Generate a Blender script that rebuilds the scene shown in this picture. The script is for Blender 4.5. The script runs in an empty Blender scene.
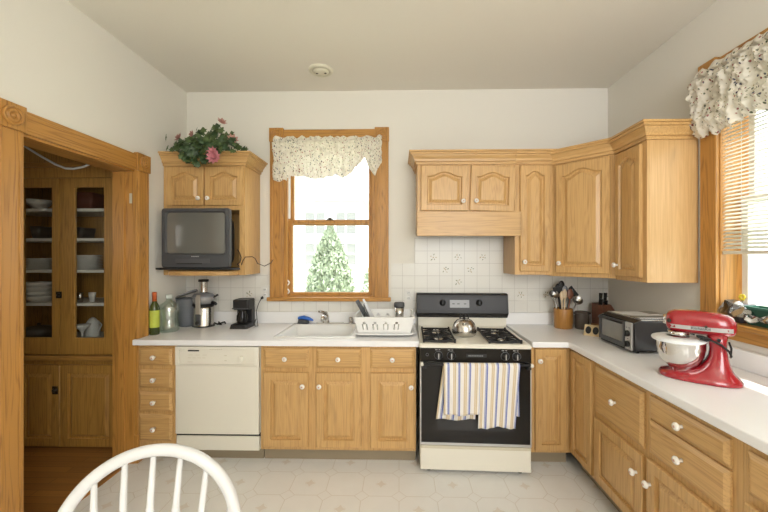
import bpy, bmesh, math, random
from mathutils import Vector, Matrix, Euler
random.seed(7)
S = bpy.context.scene
COL = S.collection
PI = math.pi

# ------------------------------------------------------------------ camera, world, light, exposure
CAMY = -3.05
cd = bpy.data.cameras.new('camera'); cam = bpy.data.objects.new('camera', cd); COL.objects.link(cam)
cam.location = (0, CAMY, 1.46); cam.rotation_euler = (math.radians(90), 0, math.atan(.0216))
cd.sensor_width = 36; cd.lens = 352 / 768 * 36; cd.shift_x = -7.4 / 768; cd.clip_start = .05
S.camera = cam
S.view_settings.view_transform = 'Standard'; S.view_settings.look = 'None'
S.view_settings.gamma = 1; S.view_settings.use_curve_mapping = False
S.view_settings.exposure = 0.13

w = bpy.data.worlds.new('world'); S.world = w; w.use_nodes = True
bg = w.node_tree.nodes['Background']; bg.inputs[0].default_value = (.93, .97, 1, 1); bg.inputs[1].default_value = 3.8

def area(name, loc, rot, sx, sy, power, color=(1, 1, 1), portal=False):
    l = bpy.data.lights.new(name, 'AREA'); l.shape = 'RECTANGLE'; l.size = sx; l.size_y = sy
    l.energy = power; l.color = color
    if portal: l.cycles.is_portal = True
    o = bpy.data.objects.new(name, l); COL.objects.link(o); o.location = loc; o.rotation_euler = rot
    return o
area('portal_back', (-.61, .12, 1.78), (-PI / 2, 0, 0), .8, 1.35, 1, portal=True)
area('portal_right', (2.02, -1.5, 1.78), (0, PI / 2, 0), 1.35, .9, 1, portal=True)
# added fill light, set at the invented opening behind the camera
area('rear_fill', (.95, -4.72, 1.85), (PI / 2, 0, 0), 1.4, 1.7, 42, (1, .99, .97))
# added upward fill behind the camera to brighten the ceiling, not a room lamp
area('ceiling_wash_fill', (.1, -4.1, 1.7), (PI, 0, 0), 1.6, .6, 32, (1, .98, .95))
area('pantry_fill', (-3.5, -2.2, 1.7), (0, -PI / 2, math.radians(40)), .6, 1.0, 3.2, (1, .95, .88))  # added weak fill to brighten the pantry dishes; no window there
sun = bpy.data.lights.new('sun', 'SUN'); sun.energy = 8.0; sun.angle = math.radians(2); sun.color = (1, .96, .88)
so = bpy.data.objects.new('sun', sun); COL.objects.link(so)
so.rotation_euler = Vector((-.40, .14, -.90)).to_track_quat('-Z', 'Y').to_euler()

# ------------------------------------------------------------------ materials
MATS = {}
def new_mat(name):
    m = bpy.data.materials.new(name); m.use_nodes = True
    return m, m.node_tree, m.node_tree.nodes['Principled BSDF']
def plain(name, col, rough=.5, metal=0, spec=.5, coat=0, bump=0, bscale=60, trans=0, emit=None, var=.0):
    if name in MATS: return MATS[name]
    m, nt, p = new_mat(name)
    p.inputs['Base Color'].default_value = (*col, 1); p.inputs['Roughness'].default_value = rough
    p.inputs['Metallic'].default_value = metal; p.inputs['Specular IOR Level'].default_value = spec
    p.inputs['Coat Weight'].default_value = coat; p.inputs['Transmission Weight'].default_value = trans
    tc = nt.nodes.new('ShaderNodeTexCoord')
    nz = nt.nodes.new('ShaderNodeTexNoise'); nz.inputs['Scale'].default_value = bscale; nz.inputs['Detail'].default_value = 4
    nt.links.new(tc.outputs['Object'], nz.inputs['Vector'])
    if var > 0:
        mx = nt.nodes.new('ShaderNodeMix'); mx.data_type = 'RGBA'
        mx.inputs[6].default_value = (*[c * (1 - var) for c in col], 1); mx.inputs[7].default_value = (*[min(1, c * (1 + var)) for c in col], 1)
        nt.links.new(nz.outputs['Fac'], mx.inputs[0]); nt.links.new(mx.outputs[2], p.inputs['Base Color'])
    if bump > 0:
        b = nt.nodes.new('ShaderNodeBump'); b.inputs['Strength'].default_value = bump; b.inputs['Distance'].default_value = .004
        nt.links.new(nz.outputs['Fac'], b.inputs['Height']); nt.links.new(b.outputs[0], p.inputs['Normal'])
    MATS[name] = m
    return m
def wood(name, light, dark, axis='Z', rough=.38, scale=1.0, coat=.15, contrast=1.0, fig=.5):
    """oak: fine streaks along the grain plus broad cathedral figure, offset per object"""
    m, nt, p = new_mat(name); N = nt.nodes.new; L = nt.links.new
    tc = N('ShaderNodeTexCoord'); oi = N('ShaderNodeObjectInfo')
    ad = N('ShaderNodeVectorMath'); ad.operation = 'ADD'
    sc = N('ShaderNodeVectorMath'); sc.operation = 'SCALE'; sc.inputs[0].default_value = (3.1, 1.7, 2.3)
    L(oi.outputs['Random'], sc.inputs['Scale']); L(tc.outputs['Object'], ad.inputs[0]); L(sc.outputs[0], ad.inputs[1])
    def mapped(a, b):
        mp = N('ShaderNodeMapping')
        v = {'Z': (a, a, b), 'X': (b, a, a), 'Y': (a, b, a)}[axis]
        mp.inputs['Scale'].default_value = v; L(ad.outputs[0], mp.inputs['Vector']); return mp
    m1 = mapped(190 * scale, 2.6 * scale); n1 = N('ShaderNodeTexNoise'); n1.inputs['Scale'].default_value = 1; n1.inputs['Detail'].default_value = 5
    L(m1.outputs[0], n1.inputs['Vector'])
    m2 = mapped(11 * scale, .8 * scale); n2 = N('ShaderNodeTexNoise'); n2.inputs['Scale'].default_value = 1; n2.inputs['Detail'].default_value = 2
    L(m2.outputs[0], n2.inputs['Vector'])
    mu = N('ShaderNodeMath'); mu.operation = 'MULTIPLY'; mu.inputs[1].default_value = 16; L(n2.outputs['Fac'], mu.inputs[0])
    fr = N('ShaderNodeMath'); fr.operation = 'PINGPONG'; fr.inputs[1].default_value = .5; L(mu.outputs[0], fr.inputs[0])
    s1 = N('ShaderNodeMath'); s1.operation = 'MULTIPLY'; s1.inputs[1].default_value = fig; L(fr.outputs[0], s1.inputs[0])
    s2 = N('ShaderNodeMath'); s2.operation = 'MULTIPLY_ADD'; s2.inputs[1].default_value = 1.05; L(n1.outputs['Fac'], s2.inputs[0]); L(s1.outputs[0], s2.inputs[2])
    rp = N('ShaderNodeValToRGB'); rp.color_ramp.elements[0].position = .5 - .28 * contrast; rp.color_ramp.elements[1].position = .62 + .1 / contrast
    rp.color_ramp.elements[0].color = (*dark, 1); rp.color_ramp.elements[1].color = (*light, 1)
    L(s2.outputs[0], rp.inputs[0])
    m3 = mapped(1.6, .5); n3 = N('ShaderNodeTexNoise'); n3.inputs['Scale'].default_value = 1.3; L(m3.outputs[0], n3.inputs['Vector'])
    m4 = mapped(7, 1.6); n4 = N('ShaderNodeTexNoise'); n4.inputs['Scale'].default_value = 1; n4.inputs['Detail'].default_value = 3; L(m4.outputs[0], n4.inputs['Vector'])
    k4 = N('ShaderNodeMapRange'); k4.inputs[1].default_value = .68; k4.inputs[2].default_value = .78; k4.inputs[4].default_value = .5; L(n4.outputs['Fac'], k4.inputs[0])
    kx = N('ShaderNodeMix'); kx.data_type = 'RGBA'; kx.inputs[7].default_value = (*[c * .45 for c in dark], 1); L(k4.outputs[0], kx.inputs[0]); L(rp.outputs[0], kx.inputs[6])
    hs = N('ShaderNodeHueSaturation'); mr = N('ShaderNodeMapRange'); mr.inputs[3].default_value = .86; mr.inputs[4].default_value = 1.14
    L(n3.outputs['Fac'], mr.inputs[0]); L(mr.outputs[0], hs.inputs['Value']); L(kx.outputs[2], hs.inputs['Color'])
    L(hs.outputs[0], p.inputs['Base Color'])
    bp = N('ShaderNodeBump'); bp.inputs['Strength'].default_value = .06; bp.inputs['Distance'].default_value = .001
    L(n1.outputs['Fac'], bp.inputs['Height']); L(bp.outputs[0], p.inputs['Normal'])
    p.inputs['Roughness'].default_value = rough; p.inputs['Coat Weight'].default_value = coat; p.inputs['Coat Roughness'].default_value = .25
    return m
OAK = wood('cabinet_oak', (.61, .375, .148), (.40, .215, .068), contrast=1.0)
CROWNM = wood('crown_oak', (.62, .385, .155), (.48, .28, .10), 'X', contrast=.6, scale=.6)
OAKX = wood('cabinet_oak_horizontal', (.61, .375, .148), (.40, .215, .068), 'X', contrast=1.0)
TRIMZ = wood('trim_oak_vertical', (.50, .245, .056), (.17, .066, .012), 'Z', contrast=1.1, scale=.8, fig=.85)
TRIMX = wood('trim_oak_x', (.50, .245, .056), (.17, .066, .012), 'X', contrast=1.1, scale=.8, fig=.85)
TRIMY = wood('trim_oak_y', (.50, .245, .056), (.17, .066, .012), 'Y', contrast=1.1, scale=.8, fig=.85)
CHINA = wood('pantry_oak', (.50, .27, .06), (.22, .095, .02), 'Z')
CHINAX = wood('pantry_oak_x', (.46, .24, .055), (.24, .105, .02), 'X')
WALL = plain('wall_paint', (.78, .755, .69), .85, bump=.05, bscale=120, var=.01)
CEIL = plain('ceiling_paint', (.80, .765, .685), .9, bump=.04, bscale=90, var=.01)
WHITE = plain('white_gloss', (.86, .86, .84), .25)
CHAIRW = plain('white_lacquer', (.68, .68, .67), .35)
COUNTER = plain('white_laminate', (.88, .88, .885), .32, bscale=400, var=.025)
ALMOND = plain('almond_enamel', (.79, .76, .66), .3, bscale=3, var=.01)
ALMOND2 = plain('almond_dark', (.62, .57, .44), .4)
TOE = plain('toe_kick_vinyl', (.30, .245, .165), .6)
BLACK = plain('black_plastic', (.016, .016, .017), .4, spec=.35)
BLACKG = plain('black_glass', (.016, .014, .012), .12, spec=.25)
IRON = plain('cast_iron', (.012, .012, .012), .6)
GREYD = plain('dark_grey_plastic', (.065, .068, .075), .4)
GREY = plain('grey_plastic', (.24, .25, .27), .35)
SILVER = plain('silver_plastic', (.55, .55, .55), .3, .6)
STEEL = plain('brushed_steel', (.58, .56, .53), .22, 1)
CHROME = plain('chrome', (.72, .71, .69), .06, 1)
RED = plain('red_enamel', (.33, .009, .018), .16, coat=.8)
CERAM = plain('white_ceramic', (.86, .83, .76), .18)
PINKC = plain('knob_flower', (.62, .36, .28), .3)
BRONZE = plain('dark_bronze', (.05, .04, .03), .35, .8)
GREENL = plain('leaf_green', (.075, .12, .038), .5, bscale=14, var=.45)
GREENL2 = plain('leaf_dark', (.038, .075, .028), .5, bscale=14, var=.4)
PINK = plain('petal_pink', (.52, .19, .22), .6, bscale=50, var=.3)
DPINK = plain('petal_dusty', (.50, .26, .22), .6, bscale=50, var=.3)
PAPER = plain('paper', (.88, .88, .86), .6)
CLOTHW = plain('inner_white', (.8, .78, .72), .7)
DARKW = plain('dark_wood', (.15, .055, .028), .4, bscale=30, var=.4)

def glass(name, tint=(.97, .98, .97), refl=.06, rough=.02):
    m, nt, p = new_mat(name); nt.nodes.remove(p)
    t = nt.nodes.new('ShaderNodeBsdfTransparent'); t.inputs[0].default_value = (*tint, 1)
    g = nt.nodes.new('ShaderNodeBsdfGlossy'); g.inputs['Roughness'].default_value = rough
    mx = nt.nodes.new('ShaderNodeMixShader'); mx.inputs[0].default_value = refl
    nt.links.new(t.outputs[0], mx.inputs[1]); nt.links.new(g.outputs[0], mx.inputs[2])
    nt.links.new(mx.outputs[0], nt.nodes['Material Output'].inputs[0]); return m
GLASS = glass('window_glass', refl=.025)
CABGLASS = glass('cabinet_glass', (.95, .96, .95), refl=.07, rough=.08)
JUGGLASS = glass('jug_glass', (.87, .94, .89), refl=.28, rough=.12)
CLEARP = glass('clear_plastic', (.75, .76, .80), refl=.38, rough=.1)

def bottle_mat():
    m, nt, p = new_mat('wine_bottle_glass')
    p.inputs['Base Color'].default_value = (.05, .07, .015, 1); p.inputs['Roughness'].default_value = .1; return m
WINE = bottle_mat()

def striped(name, base, stripes, period):
    """woven stripes running down the cloth: stripes = [(start, end, colour)] in fractions of the period, over U"""
    m, nt, p = new_mat(name); N = nt.nodes.new; L = nt.links.new
    uv = N('ShaderNodeUVMap'); sp = N('ShaderNodeSeparateXYZ'); L(uv.outputs[0], sp.inputs[0])
    mo = N('ShaderNodeMath'); mo.operation = 'DIVIDE'; mo.inputs[1].default_value = period; L(sp.outputs[0], mo.inputs[0])
    fr = N('ShaderNodeMath'); fr.operation = 'FRACT'; L(mo.outputs[0], fr.inputs[0])
    rp = N('ShaderNodeValToRGB'); cr = rp.color_ramp; cr.interpolation = 'CONSTANT'
    cr.elements[0].position = 0; cr.elements[0].color = (*base, 1); cr.elements[1].position = .999; cr.elements[1].color = (*base, 1)
    for a, b, c in stripes:
        e = cr.elements.new(a); e.color = (*c, 1); e = cr.elements.new(b); e.color = (*base, 1)
    L(fr.outputs[0], rp.inputs[0]); L(rp.outputs[0], p.inputs['Base Color']); p.inputs['Roughness'].default_value = .9
    nz = N('ShaderNodeTexNoise'); nz.inputs['Scale'].default_value = 300; bp = N('ShaderNodeBump'); bp.inputs['Strength'].default_value = .2
    L(nz.outputs['Fac'], bp.inputs['Height']); L(bp.outputs[0], p.inputs['Normal'])
    return m
TOWEL = striped('striped_towel', (.80, .77, .72), [(.08, .20, (.62, .50, .33)), (.23, .36, (.62, .50, .33)), (.53, .61, (.30, .34, .56)), (.63, .74, (.13, .17, .44))], .070)

def floral():
    m, nt, p = new_mat('floral_fabric'); N = nt.nodes.new; L = nt.links.new
    uv = N('ShaderNodeUVMap'); out = None
    base = (.83, .79, .69)
    cur = None
    def spots(scale, thr, ramp, prev, dens, off):
        mp = N('ShaderNodeMapping'); mp.inputs['Scale'].default_value = (1, .62, 1); mp.inputs['Location'].default_value = (off, off * 2, 0); mp.inputs['Rotation'].default_value = (0, 0, off)
        L(uv.outputs[0], mp.inputs[0])
        v = N('ShaderNodeTexVoronoi'); v.inputs['Scale'].default_value = scale; L(mp.outputs[0], v.inputs['Vector'])
        lt = N('ShaderNodeMath'); lt.operation = 'LESS_THAN'; lt.inputs[1].default_value = thr; L(v.outputs['Distance'], lt.inputs[0])
        sp = N('ShaderNodeSeparateColor'); L(v.outputs['Color'], sp.inputs[0])
        ld = N('ShaderNodeMath'); ld.operation = 'LESS_THAN'; ld.inputs[1].default_value = dens; L(sp.outputs[1], ld.inputs[0])
        mu = N('ShaderNodeMath'); mu.operation = 'MULTIPLY'; L(lt.outputs[0], mu.inputs[0]); L(ld.outputs[0], mu.inputs[1])
        rp = N('ShaderNodeValToRGB'); rp.color_ramp.interpolation = 'CONSTANT'
        for i, c in enumerate(ramp):
            if i < 2: e = rp.color_ramp.elements[i]; e.position = i / len(ramp)
            else: e = rp.color_ramp.elements.new(i / len(ramp))
            e.color = (*c, 1)
        L(sp.outputs[0], rp.inputs[0])
        mx = N('ShaderNodeMix'); mx.data_type = 'RGBA'; L(mu.outputs[0], mx.inputs[0]); L(rp.outputs[0], mx.inputs[7])
        if prev is None: mx.inputs[6].default_value = (*base, 1)
        else: L(prev.outputs[2], mx.inputs[6])
        return mx
    a = spots(72, .28, [(.40, .38, .25), (.50, .42, .26), (.30, .30, .22)], None, .5, .3)
    b = spots(58, .28, [(.26, .06, .06), (.10, .10, .14), (.42, .16, .15), (.13, .15, .09)], a, .55, 1.1)
    L(b.outputs[2], p.inputs['Base Color']); p.inputs['Roughness'].default_value = .9
    # thin cotton lets some daylight through
    tr = N('ShaderNodeBsdfTranslucent'); L(b.outputs[2], tr.inputs[0]); mx = N('ShaderNodeMixShader'); mx.inputs[0].default_value = .22
    L(p.outputs[0], mx.inputs[1]); L(tr.outputs[0], mx.inputs[2]); L(mx.outputs[0], nt.nodes['Material Output'].inputs[0])
    return m
FLORAL = floral()

def slat_mat():
    m, nt, p = new_mat('blind_slat'); p.inputs['Base Color'].default_value = (.86, .85, .80, 1); p.inputs['Roughness'].default_value = .4
    tr = nt.nodes.new('ShaderNodeBsdfTranslucent'); tr.inputs[0].default_value = (.8, .78, .7, 1); mx = nt.nodes.new('ShaderNodeMixShader'); mx.inputs[0].default_value = .35
    nt.links.new(p.outputs[0], mx.inputs[1]); nt.links.new(tr.outputs[0], mx.inputs[2]); nt.links.new(mx.outputs[0], nt.nodes['Material Output'].inputs[0]); return m
SLAT = slat_mat()

def tile_mat():
    m, nt, p = new_mat('backsplash_tile'); N = nt.nodes.new; L = nt.links.new
    tc = N('ShaderNodeTexCoord'); sp = N('ShaderNodeSeparateXYZ'); L(tc.outputs['Object'], sp.inputs[0])
    def line(o):
        a = N('ShaderNodeMath'); a.operation = 'DIVIDE'; a.inputs[1].default_value = .107; L(o, a.inputs[0])
        b = N('ShaderNodeMath'); b.operation = 'FRACT'; L(a.outputs[0], b.inputs[0])
        c = N('ShaderNodeMath'); c.operation = 'LESS_THAN'; c.inputs[1].default_value = .028; L(b.outputs[0], c.inputs[0]); return c
    x = line(sp.outputs[0]); z = line(sp.outputs[2])
    mx = N('ShaderNodeMath'); mx.operation = 'MAXIMUM'; L(x.outputs[0], mx.inputs[0]); L(z.outputs[0], mx.inputs[1])
    mc = N('ShaderNodeMix'); mc.data_type = 'RGBA'; mc.inputs[6].default_value = (.77, .76, .71, 1); mc.inputs[7].default_value = (.55, .53, .49, 1)
    L(mx.outputs[0], mc.inputs[0]); L(mc.outputs[2], p.inputs['Base Color']); p.inputs['Roughness'].default_value = .3
    iv = N('ShaderNodeMath'); iv.operation = 'SUBTRACT'; iv.inputs[0].default_value = 1; L(mx.outputs[0], iv.inputs[1])
    b = N('ShaderNodeBump'); b.inputs['Strength'].default_value = .3; b.inputs['Distance'].default_value = .002; L(iv.outputs[0], b.inputs['Height']); L(b.outputs[0], p.inputs['Normal'])
    return m
TILE = tile_mat()

def vinyl():
    """sheet vinyl: octagons with small diamonds at the corners, every other octagon with a flower motif"""
    m, nt, p = new_mat('vinyl_floor'); N = nt.nodes.new; L = nt.links.new
    def M(op, a, b=None, c=None):
        n = N('ShaderNodeMath'); n.operation = op
        for i, v in enumerate((a, b, c)):
            if v is None: continue
            if isinstance(v, (int, float)): n.inputs[i].default_value = v
            else: L(v, n.inputs[i])
        return n.outputs[0]
    tc = N('ShaderNodeTexCoord'); sp = N('ShaderNodeSeparateXYZ'); L(tc.outputs['Object'], sp.inputs[0])
    T = .228
    u = M('DIVIDE', sp.outputs[0], T); v = M('DIVIDE', sp.outputs[1], T)
    fu = M('ABSOLUTE', M('SUBTRACT', M('FRACT', u), .5)); fv = M('ABSOLUTE', M('SUBTRACT', M('FRACT', v), .5))
    su = M('ADD', fu, fv)
    dia = M('LESS_THAN', M('ABSOLUTE', M('SUBTRACT', su, .80)), .012)
    inoct = M('LESS_THAN', su, .80)
    edge = M('GREATER_THAN', M('MAXIMUM', fu, fv), .49)
    ln = M('MAXIMUM', dia, M('MULTIPLY', edge, inoct))
    par = M('FLOORED_MODULO', M('ADD', M('FLOOR', u), M('FLOOR', v)), 2)
    par = M('GREATER_THAN', par, .5)
    r = M('SQRT', M('ADD', M('MULTIPLY', fu, fu), M('MULTIPLY', fv, fv)))
    petal = M('LESS_THAN', M('ADD', su, M('MULTIPLY', M('MULTIPLY', fu, fv), 14)), .17)
    ring = M('LESS_THAN', M('ABSOLUTE', M('SUBTRACT', r, .13)), .008)
    ring2 = M('LESS_THAN', M('ABSOLUTE', M('SUBTRACT', M('MAXIMUM', fu, fv), .33)), .006)
    motif = M('MULTIPLY', par, M('MAXIMUM', petal, M('MULTIPLY', ring, .35)))
    fine = M('MULTIPLY', M('SUBTRACT', 1, par), M('MULTIPLY', ring2, 0))
    nz = N('ShaderNodeTexNoise'); nz.inputs['Scale'].default_value = 9; nz.inputs['Detail'].default_value = 6; L(tc.outputs['Object'], nz.inputs['Vector'])
    c1 = N('ShaderNodeMix'); c1.data_type = 'RGBA'; c1.inputs[6].default_value = (.81, .80, .77, 1); c1.inputs[7].default_value = (.88, .87, .845, 1); L(nz.outputs['Fac'], c1.inputs[0])
    c2 = N('ShaderNodeMix'); c2.data_type = 'RGBA'; c2.inputs[7].default_value = (.62, .56, .48, 1); L(c1.outputs[2], c2.inputs[6]); L(M('MULTIPLY', ln, .55), c2.inputs[0])
    c3 = N('ShaderNodeMix'); c3.data_type = 'RGBA'; c3.inputs[7].default_value = (.66, .55, .43, 1); L(c2.outputs[2], c3.inputs[6]); L(M('MULTIPLY', motif, .42), c3.inputs[0])
    L(c3.outputs[2], p.inputs['Base Color']); p.inputs['Roughness'].default_value = .38
    return m
VINYL = vinyl()

def planks():
    m, nt, p = new_mat('pantry_planks'); N = nt.nodes.new; L = nt.links.new
    tc = N('ShaderNodeTexCoord')
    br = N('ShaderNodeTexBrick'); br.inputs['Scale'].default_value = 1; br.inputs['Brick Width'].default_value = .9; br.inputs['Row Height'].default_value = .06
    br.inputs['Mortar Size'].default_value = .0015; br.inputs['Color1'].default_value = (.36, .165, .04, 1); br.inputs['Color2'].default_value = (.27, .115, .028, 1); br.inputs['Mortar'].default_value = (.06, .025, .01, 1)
    L(tc.outputs['Object'], br.inputs['Vector'])
    mp = N('ShaderNodeMapping'); mp.inputs['Scale'].default_value = (3, 70, 1); L(tc.outputs['Object'], mp.inputs[0])
    nz = N('ShaderNodeTexNoise'); nz.inputs['Scale'].default_value = 1; nz.inputs['Detail'].default_value = 4; L(mp.outputs[0], nz.inputs['Vector'])
    mr = N('ShaderNodeMapRange'); mr.inputs[3].default_value = .7; mr.inputs[4].default_value = 1.3; L(nz.outputs['Fac'], mr.inputs[0])
    hs = N('ShaderNodeHueSaturation'); L(br.outputs['Color'], hs.inputs['Color']); L(mr.outputs[0], hs.inputs['Value']); L(hs.outputs[0], p.inputs['Base Color'])
    p.inputs['Roughness'].default_value = .28; p.inputs['Coat Weight'].default_value = .3; return m
PLANK = planks()

# ------------------------------------------------------------------ geometry helpers
class MB:
    def __init__(s): s.v = []; s.f = []; s.m = []; s.sm = []; s.uv = None
    def add(s, vs, fs, mi=0, smooth=False):
        o = len(s.v); s.v += [tuple(p) for p in vs]
        for f in fs: s.f.append([o + i for i in f]); s.m.append(mi); s.sm.append(smooth)
        return s
    def box(s, x0, x1, y0, y1, z0, z1, mi=0):
        x0, x1 = sorted((x0, x1)); y0, y1 = sorted((y0, y1)); z0, z1 = sorted((z0, z1))
        return s.add([(x0, y0, z0), (x1, y0, z0), (x1, y1, z0), (x0, y1, z0), (x0, y0, z1), (x1, y0, z1), (x1, y1, z1), (x0, y1, z1)],
                     [(3, 2, 1, 0), (4, 5, 6, 7), (0, 1, 5, 4), (1, 2, 6, 5), (2, 3, 7, 6), (3, 0, 4, 7)], mi)
    def loft(s, rings, mi=0, cap=True, smooth=True, closed=True):
        n = len(rings[0]); vs = [p for r in rings for p in r]; fs = []
        for i in range(len(rings) - 1):
            for j in range(n if closed else n - 1):
                k = (j + 1) % n; fs.append((i * n + j, i * n + k, (i + 1) * n + k, (i + 1) * n + j))
        o = len(s.v); s.add(vs, fs, mi, smooth)
        if cap:
            s.f.append([o + j for j in reversed(range(n))]); s.m.append(mi); s.sm.append(False)
            b = o + (len(rings) - 1) * n; s.f.append([b + j for j in range(n)]); s.m.append(mi); s.sm.append(False)
        return s
    def lathe(s, prof, c=(0, 0, 0), seg=24, mi=0, axis='z', cap=True, flute=0):
        rings = []
        for r, h in prof:
            ring = []
            for k in range(seg):
                a = 2 * PI * k / seg; rr = r * (1 + (flute if k % 2 else 0))
                x, y = rr * math.cos(a), rr * math.sin(a)
                q = {'z': (x, y, h), 'y': (x, -h, y), 'x': (h, x, y)}[axis]
                ring.append((c[0] + q[0], c[1] + q[1], c[2] + q[2]))
            rings.append(ring)
        return s.loft(rings, mi, cap)
    def tube(s, pts, r, seg=8, mi=0, closed=False, flat=1.0):
        P = [Vector(p) for p in pts]; n = len(P); rings = []; up = None
        for i, p in enumerate(P):
            if closed: t = P[(i + 1) % n] - P[i - 1]
            else: t = P[min(i + 1, n - 1)] - P[max(i - 1, 0)]
            t.normalize()
            if up is None: up = Vector((0, 0, 1)) if abs(t.z) < .9 else Vector((1, 0, 0))
            a = up - t * up.dot(t)
            if a.length < 1e-6: a = t.orthogonal()
            a.normalize(); up = a; b = t.cross(a); rr = r[i] if isinstance(r, (list, tuple)) else r
            rings.append([tuple(p + (a * math.cos(2 * PI * k / seg) * flat + b * math.sin(2 * PI * k / seg)) * rr) for k in range(seg)])
        if closed: rings.append(rings[0]); return s.loft(rings, mi, False)
        return s.loft(rings, mi)
    def prism(s, poly, d0, d1, axis='y', mi=0, smooth=False):
        """extrude a 2-D polygon; axis y: poly is (x,z), axis z: (x,y), axis x: (y,z)"""
        def q(p, d): return {'y': (p[0], d, p[1]), 'z': (p[0], p[1], d), 'x': (d, p[0], p[1])}[axis]
        n = len(poly); vs = [q(p, d0) for p in poly] + [q(p, d1) for p in poly]
        s.add(vs, [tuple(range(n)), tuple(range(2 * n - 1, n - 1, -1))], mi)
        o = len(s.v) - 2 * n
        for j in range(n):
            k = (j + 1) % n; s.f.append([o + j, o + n + j, o + n + k, o + k]); s.m.append(mi); s.sm.append(smooth)
        return s
    def ell(s, c, r, seg=20, rings=12, mi=0, z0=-1, z1=1):
        R = []
        for i in range(rings + 1):
            t = z0 + (z1 - z0) * i / rings; a = math.asin(max(-1, min(1, t))) if False else -PI / 2 + PI * (z0 + 1) / 2 + (PI * (z1 - z0) / 2) * i / rings
            q = max(math.cos(a), .002)
            R.append([(c[0] + r[0] * q * math.cos(2 * PI * k / seg), c[1] + r[1] * q * math.sin(2 * PI * k / seg), c[2] + r[2] * math.sin(a)) for k in range(seg)])
        return s.loft(R, mi)
    def grid(s, nu, nv, fn, uvfn=None, mi=0, smooth=True):
        o = len(s.v); vs = [fn(i / nu, j / nv) for j in range(nv + 1) for i in range(nu + 1)]; fs = []
        if uvfn:
            if s.uv is None: s.uv = {}
            for j in range(nv + 1):
                for i in range(nu + 1): s.uv[o + j * (nu + 1) + i] = uvfn(i / nu, j / nv)
        for j in range(nv):
            for i in range(nu):
                a = j * (nu + 1) + i; fs.append((a, a + 1, a + nu + 2, a + nu + 1))
        return s.add(vs, fs, mi, smooth)
    def slab(s, us, vs, t0, t1, skip=(), axis='z', mi=0):
        """panel with holes: a grid of cells on us x vs with some left out, between t0 and t1 along axis"""
        nu, nv = len(us) - 1, len(vs) - 1
        def q(u, v, t): return {'z': (u, v, t), 'y': (u, t, v), 'x': (t, u, v)}[axis]
        idx = {}; V = []; F = []
        def vi(i, j, k):
            if (i, j, k) not in idx: idx[(i, j, k)] = len(V); V.append(q(us[i], vs[j], (t0, t1)[k]))
            return idx[(i, j, k)]
        full = lambda i, j: 0 <= i < nu and 0 <= j < nv and (i, j) not in skip
        for i in range(nu):
            for j in range(nv):
                if not full(i, j): continue
                F.append((vi(i, j, 0), vi(i, j + 1, 0), vi(i + 1, j + 1, 0), vi(i + 1, j, 0)))
                F.append((vi(i, j, 1), vi(i + 1, j, 1), vi(i + 1, j + 1, 1), vi(i, j + 1, 1)))
                if not full(i - 1, j): F.append((vi(i, j, 0), vi(i, j, 1), vi(i, j + 1, 1), vi(i, j + 1, 0)))
                if not full(i + 1, j): F.append((vi(i + 1, j, 0), vi(i + 1, j + 1, 0), vi(i + 1, j + 1, 1), vi(i + 1, j, 1)))
                if not full(i, j - 1): F.append((vi(i, j, 0), vi(i + 1, j, 0), vi(i + 1, j, 1), vi(i, j, 1)))
                if not full(i, j + 1): F.append((vi(i, j + 1, 0), vi(i, j + 1, 1), vi(i + 1, j + 1, 1), vi(i + 1, j + 1, 0)))
        return s.add(V, F, mi)
    def shift(s, d):
        s.v = [(p[0] + d[0], p[1] + d[1], p[2] + d[2]) for p in s.v]; return s
    def xf(s, M): s.v = [tuple(M @ Vector(p)) for p in s.v]; return s
    def mesh(s, name, mats, recalc=True):
        me = bpy.data.meshes.new(name); me.from_pydata(s.v, [], s.f)
        for m in (mats if isinstance(mats, (list, tuple)) else [mats]): me.materials.append(m)
        for i, p in enumerate(me.polygons): p.material_index = s.m[i]; p.use_smooth = s.sm[i]
        if s.uv:
            ul = me.uv_layers.new(name='UVMap')
            for l in me.loops: ul.data[l.index].uv = s.uv.get(l.vertex_index, (0, 0))
        if recalc:
            bm = bmesh.new(); bm.from_mesh(me); bmesh.ops.recalc_face_normals(bm, faces=bm.faces); bm.to_mesh(me); bm.free()
        me.update(); return me
def link(name, mb, mats, parent=None, loc=(0, 0, 0), rot=(0, 0, 0), bevel=0, seg=2, label=None, solid=0, angle=35):
    o = bpy.data.objects.new(name, mb.mesh(name, mats)); COL.objects.link(o)
    o.location = loc; o.rotation_euler = rot
    if parent: o.parent = parent
    if solid: md = o.modifiers.new('solid', 'SOLIDIFY'); md.thickness = solid; md.offset = 0
    if bevel:
        md = o.modifiers.new('bevel', 'BEVEL'); md.width = bevel; md.segments = seg; md.limit_method = 'ANGLE'; md.angle_limit = math.radians(angle)
    if label: o['label'] = label
    return o
def tag(o, label, cat, group=None):
    o['label'] = label; o['category'] = cat
    if group: o['group'] = group
    return o
def thing(name, label, cat, loc=(0, 0, 0), rotz=0, group=None):
    o = bpy.data.objects.new(name, None); COL.objects.link(o); o.location = loc; o.rotation_euler = (0, 0, rotz); o.empty_display_size = .05
    return tag(o, label, cat, group)
def struct(name, mb=None, mats=None, bevel=0, loc=(0, 0, 0)):
    if mb is None:
        o = bpy.data.objects.new(name, None); COL.objects.link(o); o.location = loc
    else: o = link(name, mb, mats, bevel=bevel)
    o['kind'] = 'structure'; return o
def copy_tree(o, parent=None):
    c = o.copy(); COL.objects.link(c); c.parent = parent
    for ch in list(o.children): copy_tree(ch, c)
    return c
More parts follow.
